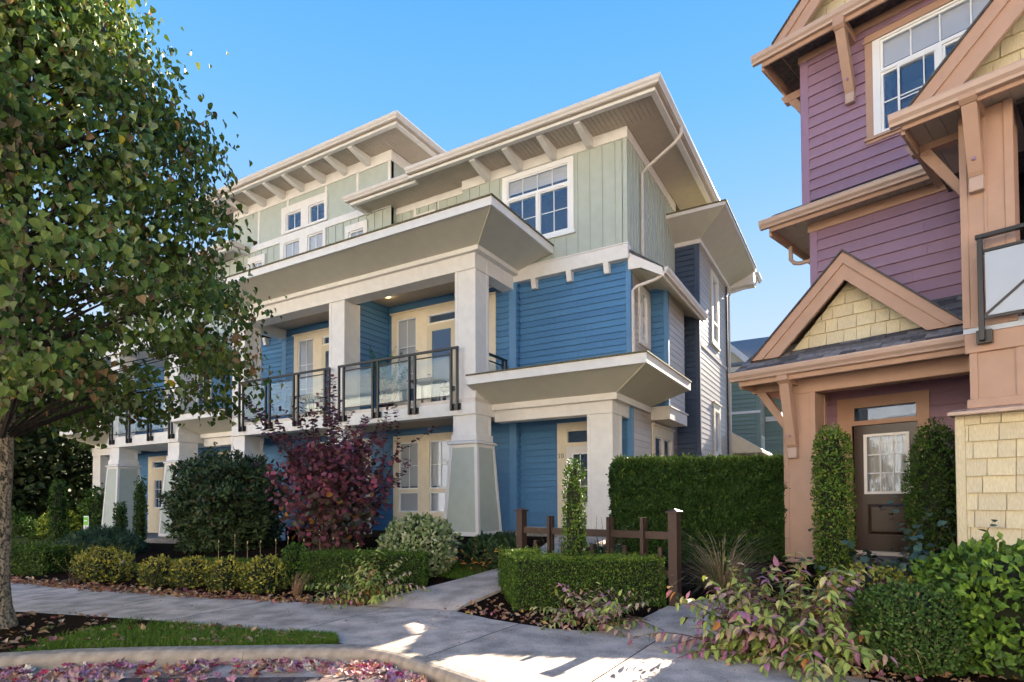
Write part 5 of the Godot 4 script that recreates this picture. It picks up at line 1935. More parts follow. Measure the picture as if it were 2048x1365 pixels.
# arching stems with leaves along them
func stems(P: Node3D, n: int, L: Array, lean: Array, droop: float, gap: float, mesh: Mesh, size: Array, pal: Array, w: Array, o := {}) -> void:
	var T := []
	var I := []
	var s := begin()
	var r0: float = o.get("foot", 0.1)
	var hang: float = o.get("hang", 0.3)
	for i in n:
		var az := rng.randf() * TAU
		if o.has("az"):
			az = o.az[0] + rng.randf_range(-o.az[1], o.az[1])
		var tilt := rng.randf_range(lean[0], lean[1])
		var d := Vector3(cos(az) * sin(tilt), cos(tilt), sin(az) * sin(tilt))
		var fa := rng.randf() * TAU
		var p := Vector3(cos(fa), 0, sin(fa)) * r0 * sqrt(rng.randf())
		p.x *= o.get("wide", 1.0)
		p.y = -0.02
		var ln := rng.randf_range(L[0], L[1])
		var pts := [p]
		var travelled := 0.0
		var side := 1.0
		var bare: float = o.get("bare", 0.25)
		var ii := pick(w)
		while travelled < ln:
			var step := gap
			travelled += step
			d = (d + Vector3(rng.randfn(0, 0.06), -droop * step / maxf(ln, 0.1), rng.randfn(0, 0.06))).normalized()
			p += d * step
			pts.append(p)
			if travelled / ln < bare:
				continue
			for g in o.get("pairs", 1):
				side = -side
				var lat := d.cross(UP).normalized()
				if rng.randf() < 0.4:
					lat = lat.rotated(d, rng.randf_range(-1.4, 1.4))
				var ld: Vector3 = d * o.get("along", 0.5) + lat * side * 0.8 - UP * hang + Vector3(rng.randfn(0, 0.2), rng.randfn(0, 0.2), rng.randfn(0, 0.2))
				var ln2 := UP + d * 0.3 + lat * side * 0.3 + Vector3(rng.randfn(0, 0.4), rng.randfn(0, 0.2), rng.randfn(0, 0.4))
				var sz: float = rng.randf_range(size[0], size[1]) * (1.0 - 0.45 * travelled / ln * o.get("taper", 1.0))
				T.append(Transform3D(lb(ld, ln2).scaled(Vector3.ONE * sz), p))
				I.append(ii if rng.randf() < o.get("same", 0.4) else pick(w if not o.has("tipw") or travelled / ln < 0.75 else o.tipw))
		var rads := []
		for k in pts.size():
			rads.append(lerpf(o.get("thick", 0.006), 0.0015, float(k) / pts.size()))
		tube(s, pts, rads, 4)
	obj("stems", s, o.get("stem", M.twig), P, "stuff")
	if not T.is_empty():
		scatter(P, "leaf", mesh, pal, T, I, o.get("singles", 0), o.get("back", 0.45), o.get("rough", 0.45))


func lime_tree() -> void:
	var at := Vector3(-8.37, 0.1, -2.8)
	var P := thing("lime_tree", "large lime tree with pale spotted trunk at the left kerb", "tree", at)
	var T := []
	var I := []
	var s := begin()
	var axis := func(y: float) -> Vector3: return Vector3(0.07 * y + 0.02 * sin(y * 1.7), y, -0.01 * y + 0.03 * sin(y * 1.1))
	var pts := []
	var rad := []
	for k in 30:
		var y := k * 0.27
		pts.append(axis.call(y))
		rad.append(maxf(0.155 * pow(1.0 - y / 8.4, 0.8) + 0.09 * exp(-y * 6.0) + 0.006 * sin(k * 2.1), 0.012))
	tube(s, pts, rad, 14)
	tube(s, [axis.call(2.2) + Vector3(0.05, 0, 0.05), axis.call(2.2) + Vector3(0.15, 0.06, 0.16)], [0.07, 0.06], 10)
	obj("trunk", s, M.bark, P)
	var prof := [[2.4, 1.2], [2.6, 2.2], [2.8, 2.35], [3.2, 2.42], [3.8, 2.45], [4.3, 2.0], [5.0, 1.92], [5.6, 1.85], [6.1, 1.55], [6.7, 1.08], [7.3, 0.7], [8.0, 0.3], [8.3, 0.05]]
	var limbs := begin()
	var pal := [Color(0.08, 0.135, 0.022), Color(0.125, 0.17, 0.03), Color(0.24, 0.28, 0.11), Color(0.05, 0.095, 0.018), Color(0.27, 0.16, 0.07), Color(0.55, 0.42, 0.03), Color(0.1, 0.075, 0.03)]
	var nz := FastNoiseLite.new()
	nz.seed = 12
	nz.frequency = 0.9
	for i in 1150:
		var y := 2.5 + 5.75 * pow(rng.randf(), 0.9)
		var R := lerp_table(y, prof)
		var a := rng.randf() * TAU
		var q := sqrt(rng.randf_range(0.12, 1.0))
		if i % 3 == 0:
			q = rng.randf_range(0.85, 1.02)
		var c: Vector3 = axis.call(y) + Vector3(cos(a) * R * q, 0, sin(a) * R * q)
		c.y += 0.3 * nz.get_noise_2d(a * 2.0, y) * q
		if nz.get_noise_3d(c.x, c.y, c.z) < -0.28:
			continue
		# limb from the trunk out to this spray of leaves
		var y0 := maxf(2.1, y - 0.3 - R * q * 0.4)
		var b: Vector3 = axis.call(y0)
		var mid := b.lerp(c, 0.5) + UP * (0.12 + rng.randf() * 0.1)
		var big := i % 7 == 0
		if i % 5 == 0:
			tube(limbs, [b, mid, c], [0.035 if big else 0.012, 0.02 if big else 0.007, 0.003], 5)
		var out: Vector3 = (c - axis.call(y)).normalized()
		var twig: Vector3 = (out + Vector3(0, -0.25 + rng.randf() * 0.5, 0) + Vector3(rng.randfn(0, 0.35), 0, rng.randfn(0, 0.35))).normalized()
		var hue := pick([4.0, 2.2, 1.4, 3.0, 0.35, 0.0, 0.5])
		var nleaf := rng.randi_range(30, 52)
		var reach := rng.randf_range(0.3, 0.55)
		for k in nleaf:
			var f := rng.randf()
			var p: Vector3 = c + twig * (f - 0.4) * reach * 1.5 + Vector3(rng.randfn(0, 0.13), rng.randfn(0, 0.1) - 0.05, rng.randfn(0, 0.13))
			var dd: Vector3 = Vector3(rng.randfn(0, 0.5), -0.75 + rng.randfn(0, 0.25), rng.randfn(0, 0.5)) + out * 0.35
			var dn: Vector3 = out * 0.8 + UP * 0.7 + Vector3(rng.randfn(0, 0.45), rng.randfn(0, 0.3), rng.randfn(0, 0.45))
			T.append(Transform3D(lb(dd, dn).scaled(Vector3.ONE * rng.randf_range(0.05, 0.095)), p))
			var h2 := hue if rng.randf() < 0.55 else pick([4.0, 2.6, 2.0, 2.4, 0.5, 0.05, 0.5])
			if rng.randf() < 0.07:
				h2 = 4 if rng.randf() < 0.6 else 6
				T[-1] = Transform3D(lb(Vector3(rng.randfn(0, 0.3), -1, rng.randfn(0, 0.3)), dn) * Basis.from_scale(Vector3(0.022, 0.07, 0.04)), p)
			I.append(h2)
	obj("branches", limbs, M.darkbark, P, "stuff")
	scatter(P, "leaf", leaf_mesh([[0, 0.1, 0], [0.1, 0.38, 0.0], [0.32, 0.48, 0.03], [0.58, 0.4, 0.1], [0.8, 0.2, 0.2], [1.0, 0.004, 0.34]], 0.45), pal, T, I, 300, 0.6, 0.42)


func big_tree(called: String, label: String, x: float, z: float, h: float, r: float, n: int, pal: Array, w: Array, size: Array, group := "") -> void:
	var P := thing(called, label, "tree", Vector3(x, 0.1, z), 0.0, group)
	var s := begin()
	tube(s, [Vector3(0, -0.1, 0), Vector3(0.05, h * 0.3, 0), Vector3(0, h * 0.6, 0.1), Vector3(0, h * 0.92, 0)], [0.2, 0.15, 0.1, 0.02], 9)
	for k in 14:
		var a := k * 2.4
		var y := h * (0.25 + 0.045 * k)
		tube(s, [Vector3(0, y, 0), Vector3(cos(a) * r * 0.4, y + 0.5, sin(a) * r * 0.4), Vector3(cos(a) * r * 0.85, y + 0.9, sin(a) * r * 0.85)], [0.06, 0.035, 0.008], 5)
	obj("trunk", s, M.darkbark, P)
	var T := []
	var I := []
	var m := leaf_mesh([[0, 0.1, 0], [0.4, 0.45, 0.03], [1.0, 0.004, 0.15]])
	for k in n / 30:
		var t := rng.randf()
		var R := r * sin(PI * clampf(0.12 + 0.85 * t, 0, 1))
		var a := rng.randf() * TAU
		var q := pow(rng.randf(), 0.4)
		var c := Vector3(cos(a) * R * q, h * (0.12 + 0.88 * t), sin(a) * R * q)
		for j in 30:
			var p := c + Vector3(rng.randfn(0, 0.28), rng.randfn(0, 0.22), rng.randfn(0, 0.28)) * r * 0.45
			T.append(Transform3D(lb(Vector3(rng.randfn(0, 1), -0.5, rng.randfn(0, 1)), c.normalized() + Vector3(rng.randfn(0, 0.6), 0.5, rng.randfn(0, 0.6))).scaled(Vector3.ONE * rng.randf_range(size[0], size[1])), p))
			I.append(pick(w))
	scatter(P, "leaf", m, pal, T, I, 0, 0.5)


func build_plants() -> void:
	lime_tree()
	var oval := leaf_mesh([[0, 0.06, 0], [0.5, 0.32, 0.02], [1.0, 0.004, 0.06]])
	var scale_ := leaf_mesh([[0, 0.12, 0], [0.45, 0.2, 0.02], [1.0, 0.004, 0.1]])
	var lance := leaf_mesh([[0, 0.02, 0], [0.22, 0.19, 0.02], [0.55, 0.2, 0.08], [1.0, 0.004, 0.3]], 0.35)
	var disc := leaf_mesh([[0, 0.04, 0], [0.2, 0.28, 0.0], [0.55, 0.4, 0.03], [0.85, 0.3, 0.07], [1.0, 0.1, 0.1]], 0.12)
	var needle := leaf_mesh([[0, 0.04, 0], [0.5, 0.06, 0.03], [1.0, 0.003, 0.12]])
	var blade := leaf_mesh([[0, 0.006, 0], [0.4, 0.006, 0.04], [0.75, 0.0045, 0.2], [1.0, 0.001, 0.5]])
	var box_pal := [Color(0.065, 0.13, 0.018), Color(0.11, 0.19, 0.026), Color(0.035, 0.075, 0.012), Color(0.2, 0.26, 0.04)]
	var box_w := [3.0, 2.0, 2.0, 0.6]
	# clipped hedges
	var p := plant("boxwood_hedge", "low L-shaped clipped boxwood hedge with sunlit top in front of the fence", "hedge", -3.0, -6.7)
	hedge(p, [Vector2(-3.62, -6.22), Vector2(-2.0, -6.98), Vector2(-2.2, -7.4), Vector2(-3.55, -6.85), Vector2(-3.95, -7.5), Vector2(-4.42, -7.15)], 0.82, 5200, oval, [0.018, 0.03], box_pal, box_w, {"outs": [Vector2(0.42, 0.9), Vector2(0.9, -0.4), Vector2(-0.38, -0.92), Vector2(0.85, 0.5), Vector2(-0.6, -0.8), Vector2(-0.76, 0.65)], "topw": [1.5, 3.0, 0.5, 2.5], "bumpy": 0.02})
	p = plant("boxwood_hedge", "low dark clipped boxwood hedge left of the path, before the purple smoke bush", "hedge", -6.3, -6.3)
	hedge(p, [Vector2(-7.15, -5.98), Vector2(-6.0, -6.3), Vector2(-5.42, -6.75), Vector2(-5.7, -7.2), Vector2(-6.2, -6.85), Vector2(-7.0, -6.5)], 0.76, 5200, oval, [0.018, 0.03], box_pal, [3.0, 1.0, 3.0, 0.2], {"bumpy": 0.025})
	p = plant("boxwood_hedge", "short dark hedge by the lime tree trunk at the left end of the sidewalk", "hedge", -13.7, -5.3)
	hedge(p, [Vector2(-14.4, -4.75), Vector2(-13.2, -5.15), Vector2(-13.4, -5.9), Vector2(-14.7, -5.4)], 0.64, 2600, oval, [0.03, 0.045], box_pal, [3.0, 1.0, 3.0, 0.2], {"bumpy": 0.04})
	p = plant("cedar_hedge", "tall dense dark green cedar hedge between the blue and purple houses", "hedge", -2.4, -9.4)
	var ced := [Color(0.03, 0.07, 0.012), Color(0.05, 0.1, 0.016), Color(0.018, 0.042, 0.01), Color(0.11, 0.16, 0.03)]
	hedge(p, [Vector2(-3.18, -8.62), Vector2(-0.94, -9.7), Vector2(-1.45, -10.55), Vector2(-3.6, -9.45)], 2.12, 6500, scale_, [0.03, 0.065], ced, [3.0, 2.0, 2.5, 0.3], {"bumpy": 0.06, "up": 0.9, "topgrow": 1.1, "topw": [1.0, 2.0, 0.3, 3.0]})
	p = plant("box_bush", "clipped rounded boxwood with a bare brown patch at bottom right", "shrub", 0.34, -5.72)
	bush(p, 0.4, 0.36, 0.64, [[0.0, 0.8], [0.3, 1.0], [0.75, 0.97], [0.93, 0.75], [1.0, 0.1]], 11000, oval, [0.024, 0.04], [Color(0.055, 0.12, 0.025), Color(0.1, 0.17, 0.04), Color(0.04, 0.07, 0.018), Color(0.24, 0.18, 0.09)], [3.0, 2.0, 1.5, 0.25], {"lump": 0.06, "deep": 0.25, "freq": 2.5})
	stems(p, 34, [0.3, 0.42], [0.3, 0.75], 0.2, 0.06, oval, [0.02, 0.03], [Color(0.25, 0.17, 0.09)], [1.0], {"az": [1.9, 0.35], "foot": 0.22, "bare": 0.8, "stem": M.straw, "thick": 0.005})
	# columns of boxwood and yew
	var col := [[0.0, 0.75], [0.12, 0.95], [0.6, 1.0], [0.92, 0.85], [1.0, 0.35]]
	for q in [["slim boxwood column in front of the brown fence and the porch column", -3.05, -6.72, 0.145, 1.76, 3600, [2.5, 2.5, 1.5, 1.0], 0.12], ["tall square boxwood column left of the brown door with bright green tips", -0.3, -8.6, 0.235, 1.98, 8500, [2.5, 2.5, 1.5, 2.0], 0.07], ["broad dark tapering boxwood column right of the brown door", 0.83, -9.3, 0.34, 1.92, 11000, [2.0, 0.7, 3.0, 0.1], 0.08], ["dark yew column near the lime tree, left of the green yard sign", -18.04, -7.39, 0.22, 1.88, 2600, [2.0, 0.5, 4.0, 0.0], 0.12], ["short thin yew in front of the leftmost tapered pier", -18.27, -8.99, 0.16, 1.25, 1500, [2.0, 0.5, 4.0, 0.0], 0.2], ["thin yew with a bare stem between the two leftmost tapered piers", -17.98, -9.39, 0.16, 1.9, 1900, [2.0, 0.5, 4.0, 0.0], 0.2]]:
		p = plant("column_shrub", q[0], "shrub", q[1], q[2], "clipped column shrubs")
		bush(p, q[3], q[3] * 0.95, q[4], [[0.0, 0.8], [0.5, 1.0], [0.7, 0.92], [0.93, 0.55], [1.0, 0.15]] if q[3] > 0.3 else col, q[5], oval, [0.024, 0.042] if q[1] > -10 else [0.04, 0.07], box_pal, q[6], {"lump": q[7], "deep": 0.35, "up": 0.6, "freq": 2.0})
	# large shrubs
	p = plant("dark_shrub", "big rounded dark evergreen shrub in front of the white columns", "shrub", -13.7, -9.2)
	bush(p, 1.45, 1.2, 2.35, [[0.0, 0.7], [0.25, 0.95], [0.6, 1.0], [0.85, 0.72], [1.0, 0.2]], 17000, lance, [0.09, 0.15], [Color(0.034, 0.058, 0.022), Color(0.052, 0.085, 0.03), Color(0.08, 0.12, 0.04), Color(0.07, 0.05, 0.03)], [3.0, 3.0, 1.0, 0.4], {"lump": 0.22, "deep": 0.35, "wild": 0.5, "up": 0.2, "back": 0.2, "rough": 0.32, "freq": 1.0})
	p = plant("smoke_bush", "tall purple smoke bush with upright plumes of round dark red leaves", "shrub", -9.15, -8.45)
	var smoke := [Color(0.15, 0.05, 0.075), Color(0.23, 0.075, 0.11), Color(0.09, 0.042, 0.055), Color(0.33, 0.075, 0.12), Color(0.11, 0.09, 0.055), Color(0.28, 0.13, 0.03), Color(0.035, 0.045, 0.035)]
	stems(p, 70, [2.0, 3.6], [0.03, 0.5], 0.12, 0.06, disc, [0.085, 0.13], smoke, [3.0, 2.0, 2.5, 0.9, 0.8, 0.1, 0.4], {"foot": 0.25, "hang": 0.1, "along": 0.35, "pairs": 2, "bare": 0.3, "thick": 0.014, "taper": 0.6, "singles": 150, "same": 0.5})
	bush(p, 1.22, 1.0, 2.2, [[0.0, 0.35], [0.25, 0.75], [0.6, 1.0], [0.85, 0.8], [1.0, 0.3]], 3300, disc, [0.085, 0.13], smoke, [1.5, 1.5, 2.5, 0.4, 1.5, 0.4, 1.6], {"lump": 0.3, "deep": 0.8, "open": 1, "singles": 150, "tip": [0.5, [3.0, 2.5, 2.0, 1.2, 0.3, 0.1, 0.1]]})
	p = plant("variegated_shrub", "rounded cream and green variegated shrub left of the path", "shrub", -5.98, -7.3)
	bush(p, 0.62, 0.55, 0.92, [[0.0, 0.6], [0.25, 0.95], [0.6, 1.0], [0.85, 0.72], [1.0, 0.2]], 5200, oval, [0.05, 0.085], [Color(0.33, 0.37, 0.2), Color(0.2, 0.27, 0.1), Color(0.07, 0.12, 0.035), Color(0.46, 0.46, 0.3)], [3.0, 3.0, 2.0, 1.0], {"lump": 0.12, "deep": 0.3, "up": 0.6, "singles": 120})
	p = plant("dark_shrub", "low spreading dark green shrub with upright shoots left of the fence post", "shrub", -5.1, -8.15)
	bush(p, 0.55, 0.4, 0.5, [[0.0, 0.8], [0.4, 1.0], [0.8, 0.8], [1.0, 0.4]], 3600, lance, [0.06, 0.1], [Color(0.03, 0.06, 0.022), Color(0.05, 0.09, 0.03), Color(0.02, 0.04, 0.016)], [3.0, 2.0, 2.0], {"up": 0.9, "lump": 0.15})
	p = plant("dark_shrub", "small dark shrub at the left end of the low hedge before the smoke bush", "shrub", -7.55, -6.25)
	bush(p, 0.24, 0.24, 0.6, [[0.0, 0.8], [0.4, 1.0], [0.8, 0.8], [1.0, 0.3]], 1500, oval, [0.04, 0.06], box_pal, [2.0, 0.5, 3.0, 0.0], {"up": 0.7})
	p = plant("laurel_bush", "large glossy green bush at the bottom right corner", "shrub", 0.98, -5.9)
	bush(p, 0.62, 0.5, 0.92, [[0.0, 0.85], [0.4, 1.0], [0.75, 0.92], [0.92, 0.65], [1.0, 0.25]], 5200, oval, [0.05, 0.085], [Color(0.075, 0.15, 0.025), Color(0.13, 0.23, 0.03), Color(0.045, 0.09, 0.018), Color(0.22, 0.34, 0.05)], [3.0, 2.5, 1.5, 1.0], {"lump": 0.14, "deep": 0.35, "singles": 200, "rough": 0.35})
	p = plant("dark_shrub", "low dark shrubs below the yellow shingle wall at the right edge", "shrub", 1.35, -7.7)
	bush(p, 0.8, 0.5, 0.5, [[0.0, 0.8], [0.4, 1.0], [0.8, 0.8], [1.0, 0.4]], 4200, oval, [0.03, 0.055], [Color(0.03, 0.06, 0.03), Color(0.045, 0.085, 0.035), Color(0.02, 0.04, 0.02)], [3.0, 2.0, 2.0], {"up": 0.9, "lump": 0.2})
	p = plant("redbud_shrub", "blue green shrub with long horizontal branches of heart-shaped leaves before the brown door", "shrub", 0.62, -8.45)
	var heart := leaf_mesh([[0, 0.12, 0], [0.14, 0.4, 0.0], [0.45, 0.45, 0.03], [0.75, 0.27, 0.08], [1.0, 0.004, 0.14]], 0.15)
	stems(p, 44, [0.6, 1.3], [0.35, 1.35], 0.35, 0.08, heart, [0.11, 0.16], [Color(0.045, 0.09, 0.075), Color(0.06, 0.11, 0.085), Color(0.03, 0.05, 0.03), Color(0.07, 0.1, 0.03)], [3.0, 2.0, 1.5, 0.7], {"foot": 0.25, "hang": 0.45, "singles": 90, "back": 0.2, "wide": 1.8})
	# drooping leucothoe
	var leu := [Color(0.2, 0.27, 0.06), Color(0.34, 0.4, 0.1), Color(0.11, 0.16, 0.055), Color(0.36, 0.16, 0.24), Color(0.46, 0.3, 0.22), Color(0.5, 0.46, 0.2), Color(0.4, 0.18, 0.05)]
	p = plant("leucothoe", "large purple and green leaved leucothoe spilling over the sidewalk", "shrub", -0.58, -5.78)
	stems(p, 300, [0.4, 0.98], [0.2, 1.3], 1.0, 0.04, lance, [0.1, 0.15], leu, [3.0, 2.5, 1.0, 1.6, 1.0, 1.4, 0.15], {"foot": 0.36, "wide": 1.4, "hang": 0.5, "singles": 300, "bare": 0.05, "taper": 0.5, "tipw": [1.0, 1.5, 0.3, 3.0, 2.2, 1.5, 0.3], "same": 0.55})
	p = plant("leucothoe", "small bronze leucothoe below the L-shaped boxwood hedge", "shrub", -2.6, -6.12)
	stems(p, 85, [0.34, 0.62], [0.35, 1.2], 1.0, 0.042, lance, [0.07, 0.11], leu, [2.0, 1.5, 1.0, 2.0, 2.5, 1.0, 0.1], {"foot": 0.2, "wide": 1.5, "hang": 0.5, "singles": 150, "taper": 0.5, "same": 0.5})
	p = plant("leucothoe", "pale green leucothoe with orange leaves beside the path", "shrub", -5.75, -6.02)
	stems(p, 56, [0.45, 0.82], [0.15, 1.0], 1.0, 0.045, lance, [0.08, 0.12], leu, [3.0, 3.0, 1.0, 0.2, 0.4, 1.5, 0.5], {"foot": 0.15, "hang": 0.55, "singles": 120, "taper": 0.5, "same": 0.6})
	# euonymus along the sidewalk
	var euo := [Color(0.3, 0.28, 0.035), Color(0.18, 0.2, 0.035), Color(0.06, 0.09, 0.025), Color(0.42, 0.37, 0.07), Color(0.04, 0.06, 0.02)]
	for q in [["wide golden euonymus with upright sprays, nearest the lime tree", -11.4, -5.35, 0.78, 0.34, 0.55, 3000], ["first small golden euonymus right of the wide one", -9.85, -5.45, 0.34, 0.3, 0.45, 1300], ["golden euonymus in the middle of the sidewalk row", -9.2, -5.6, 0.38, 0.3, 0.44, 1500], ["golden euonymus between its two round neighbours in the sidewalk row", -8.4, -5.68, 0.33, 0.3, 0.46, 1400], ["dense round golden euonymus at the right end of the sidewalk row", -7.72, -5.82, 0.4, 0.32, 0.5, 2000], ["yellow green euonymus between the boxwood column and the big leucothoe", 0.1, -7.2, 0.5, 0.35, 0.45, 2200]]:
		p = plant("euonymus", q[0], "shrub", q[1], q[2], "golden euonymus shrubs")
		bush(p, q[3], q[4], q[5], [[0.0, 0.8], [0.3, 1.0], [0.7, 0.9], [1.0, 0.3]], q[6], oval, [0.035, 0.055], euo, [1.6, 2.2, 2.4, 0.5, 2.0], {"lump": 0.22, "deep": 0.45, "singles": 30, "freq": 2.5, "tip": [0.55, [3.0, 2.0, 0.6, 1.6, 0.3]]})
		stems(p, 16 if q[1] > -11 else 34, [0.3, 0.52] if q[1] > -11 else [0.4, 0.72], [0.1, 0.8], 0.1, 0.03, oval, [0.03, 0.045], euo, [2.5, 2.0, 0.6, 1.4, 0.1], {"foot": q[3] * 0.7, "hang": -0.1, "pairs": 2, "bare": 0.4})
	p = plant("juniper", "low feathery blue green juniper in front of the left tapered piers", "shrub", -16.3, -7.6)
	bush(p, 1.05, 0.8, 0.62, [[0.0, 0.95], [0.3, 1.0], [0.7, 0.75], [1.0, 0.2]], 6500, needle, [0.1, 0.17], [Color(0.03, 0.07, 0.03), Color(0.05, 0.1, 0.045), Color(0.1, 0.15, 0.09), Color(0.02, 0.045, 0.02)], [3.0, 2.0, 0.6, 2.0], {"lump": 0.2, "wild": 0.4, "up": 0.1})
	p = plant("fern_shrub", "pale arching fern-like shrub beside the lime tree trunk", "shrub", -17.3, -6.5)
	stems(p, 40, [0.5, 0.8], [0.3, 1.2], 0.8, 0.05, needle, [0.14, 0.2], [Color(0.15, 0.2, 0.07), Color(0.1, 0.14, 0.05), Color(0.25, 0.14, 0.06)], [3.0, 2.0, 0.5], {"foot": 0.25, "pairs": 2})
	p = plant("sunlit_shrub", "shrub behind the yard sign with yellow sunlight put into its leaf colours", "shrub", -25.2, -10.4)
	bush(p, 1.1, 0.6, 0.95, [[0.0, 0.9], [0.4, 1.0], [0.8, 0.8], [1.0, 0.4]], 2600, oval, [0.08, 0.13], [Color(0.3, 0.34, 0.03), Color(0.16, 0.22, 0.03), Color(0.06, 0.1, 0.02)], [2.0, 2.0, 2.0], {"tip": [0.5, [3.0, 1.0, 0.3]]})  # yellow sunlight painted into the leaves, strongest near the top
	p = plant("dark_shrub", "dark clipped shrubs in the shade at the far left", "shrub", -27.5, -9.6)
	bush(p, 1.6, 0.8, 0.9, [[0.0, 0.9], [0.4, 1.0], [0.8, 0.8], [1.0, 0.4]], 3000, oval, [0.08, 0.13], box_pal, [2.0, 0.5, 3.0, 0.0])
	p = plant("dark_shrub", "dark rounded shrub under the dark tree left of the white porch", "shrub", -24.4, -11.4)
	bush(p, 0.9, 0.7, 1.9, [[0.0, 0.8], [0.4, 1.0], [0.8, 0.8], [1.0, 0.2]], 2800, oval, [0.09, 0.14], box_pal, [2.0, 0.5, 3.0, 0.0])
	# grasses and dry stalks
	p = plant("ornamental_grass", "clump of dry straw-coloured grass between the right fence post and the hedge", "grass clump", -1.5, -7.75)
	var T := []
	var I := []
	for i in 620:
		var a := rng.randf() * TAU
		var t := rng.randf_range(0.1, 1.1)
		T.append(Transform3D(lb(Vector3(cos(a) * sin(t), cos(t), sin(a) * sin(t)), Vector3(cos(a) * -0.3, 1, sin(a) * -0.3)).scaled(Vector3(1.0, 1.0, 1.0) * rng.randf_range(0.45, 0.95)), Vector3(cos(a), 0, sin(a)) * 0.14 * rng.randf()))
		I.append(pick([2.0, 1.5, 1.2, 1.0]))
	scatter(p, "blade", blade, [Color(0.42, 0.3, 0.19), Color(0.3, 0.2, 0.13), Color(0.09, 0.12, 0.04), Color(0.2, 0.2, 0.07)], T, I, 60, 0.4)
	p = plant("dry_tuft", "small tuft of dry brown grass at the left corner of the low hedge", "grass clump", -7.0, -5.83)
	T = []
	I = []
	for i in 130:
		var a := rng.randf() * TAU
		var t := rng.randf_range(0.0, 0.35)
		T.append(Transform3D(lb(Vector3(cos(a) * sin(t), cos(t), sin(a) * sin(t)), Vector3(cos(a) * -0.3, 0.6, 1)).scaled(Vector3.ONE * rng.randf_range(0.2, 0.36)), Vector3(cos(a), 0, sin(a)) * 0.06 * rng.randf()))
		I.append(rng.randi() % 2)
	scatter(p, "blade", blade, [Color(0.32, 0.2, 0.11), Color(0.22, 0.14, 0.08)], T, I, 0, 0.3)
	for k in 9:
		p = plant("seed_head", "dry seed head on a thin stalk behind the golden euonymus row", "seed head", -11.1 + k * 0.29 + rng.randf() * 0.1, -7.3 - 0.1 * k, "dry seed heads")
		var s := begin()
		var hh := rng.randf_range(0.32, 0.52)
		tube(s, [Vector3.ZERO, Vector3(rng.randfn(0, 0.02), hh, 0)], [0.004, 0.003], 5)
		tube(s, [Vector3(0, hh, 0), Vector3(0, hh + 0.02, 0), Vector3(0, hh + 0.05, 0), Vector3(0, hh + 0.06, 0)], [0.006, 0.014, 0.012, 0.004], 7)
		obj("stalk", s, M.straw, p)
	p = plant("twiggy_shrub", "sparse twiggy shrub with pale sunlit leaves at the foot of the porch column", "shrub", -3.05, -7.85)
	stems(p, 16, [0.5, 0.95], [0.05, 0.5], 0.1, 0.05, oval, [0.025, 0.04], [Color(0.5, 0.5, 0.42), Color(0.25, 0.26, 0.16)], [1.0, 1.0], {"foot": 0.1, "hang": -0.1})
	p = plant("lavender", "low bushy grey green lavender behind the fence", "shrub", -3.3, -8.0)
	bush(p, 0.4, 0.3, 0.42, [[0.0, 0.8], [0.4, 1.0], [0.8, 0.8], [1.0, 0.5]], 1500, needle, [0.07, 0.12], [Color(0.05, 0.09, 0.05), Color(0.09, 0.13, 0.08)], [1.0, 1.0], {"up": 1.0})
	p = plant("leafy_shoots", "thin light green leafy shoots inside the left part of the fence", "shrub", -3.5, -7.1)
	stems(p, 7, [0.5, 0.85], [0.05, 0.4], 0.1, 0.07, disc, [0.05, 0.09], [Color(0.12, 0.18, 0.04), Color(0.06, 0.1, 0.03), Color(0.25, 0.3, 0.05)], [2.0, 2.0, 1.0], {"foot": 0.12, "pairs": 1, "hang": 0.1, "singles": 30})
	p = plant("orange_perennial", "few orange autumn leaves beside the variegated shrub", "plant", -5.2, -7.75)
	stems(p, 7, [0.35, 0.55], [0.1, 0.7], 0.6, 0.09, lance, [0.1, 0.16], [Color(0.6, 0.22, 0.03), Color(0.5, 0.3, 0.05)], [1.0, 1.0], {"foot": 0.08, "singles": 20})
	# greenery on the balcony
	var b := thing("balcony_plant", "bright green leafy plant on the partition side of the right balcony", "plant", Vector3(-10.55, 3.725, -11.6))
	var s2 := begin()
	tube(s2, [Vector3.ZERO, Vector3(0, 0.03, 0), Vector3(0, 0.4, 0), Vector3(0, 0.42, 0)], [0.12, 0.14, 0.18, 0.17], 12)
	obj("pot", s2, M.black, b)
	stems(b, 26, [1.3, 2.1], [0.02, 0.28], 0.5, 0.06, lance, [0.1, 0.15], [Color(0.03, 0.2, 0.03), Color(0.05, 0.28, 0.04), Color(0.02, 0.12, 0.02)], [2.0, 1.0, 1.0], {"foot": 0.1, "bare": 0.5, "pairs": 2, "singles": 40})
	# trees behind and across the street
	var dk := [Color(0.02, 0.035, 0.012), Color(0.03, 0.05, 0.016), Color(0.05, 0.06, 0.02)]
	big_tree("dark_tree", "dark shady tree behind the lime trunk at the far left", -28.6, -11.2, 8.5, 3.2, 15000, dk, [3.0, 2.0, 1.0], [0.2, 0.3])
	big_tree("dark_tree", "tall dark tree at the left edge beyond the shaded lawn", -33.0, -8.5, 10.0, 4.0, 15000, dk, [3.0, 2.0, 1.0], [0.22, 0.32])
	var au := [Color(0.38, 0.24, 0.04), Color(0.25, 0.18, 0.04), Color(0.12, 0.13, 0.03), Color(0.42, 0.14, 0.03)]
	for q in [[-6.0, 12.2, "yellow street tree across the road in front of the cream house"], [-17.0, 12.4, "yellow street tree across the road before the pale grey house"], [7.5, 12.6, "yellow street tree across the road before the yellow house"]]:
		big_tree("street_tree", q[2], q[0], q[1], 6.5, 2.3, 6000, au, [2.0, 2.0, 1.0, 0.6], [0.14, 0.22], "street trees across the road")


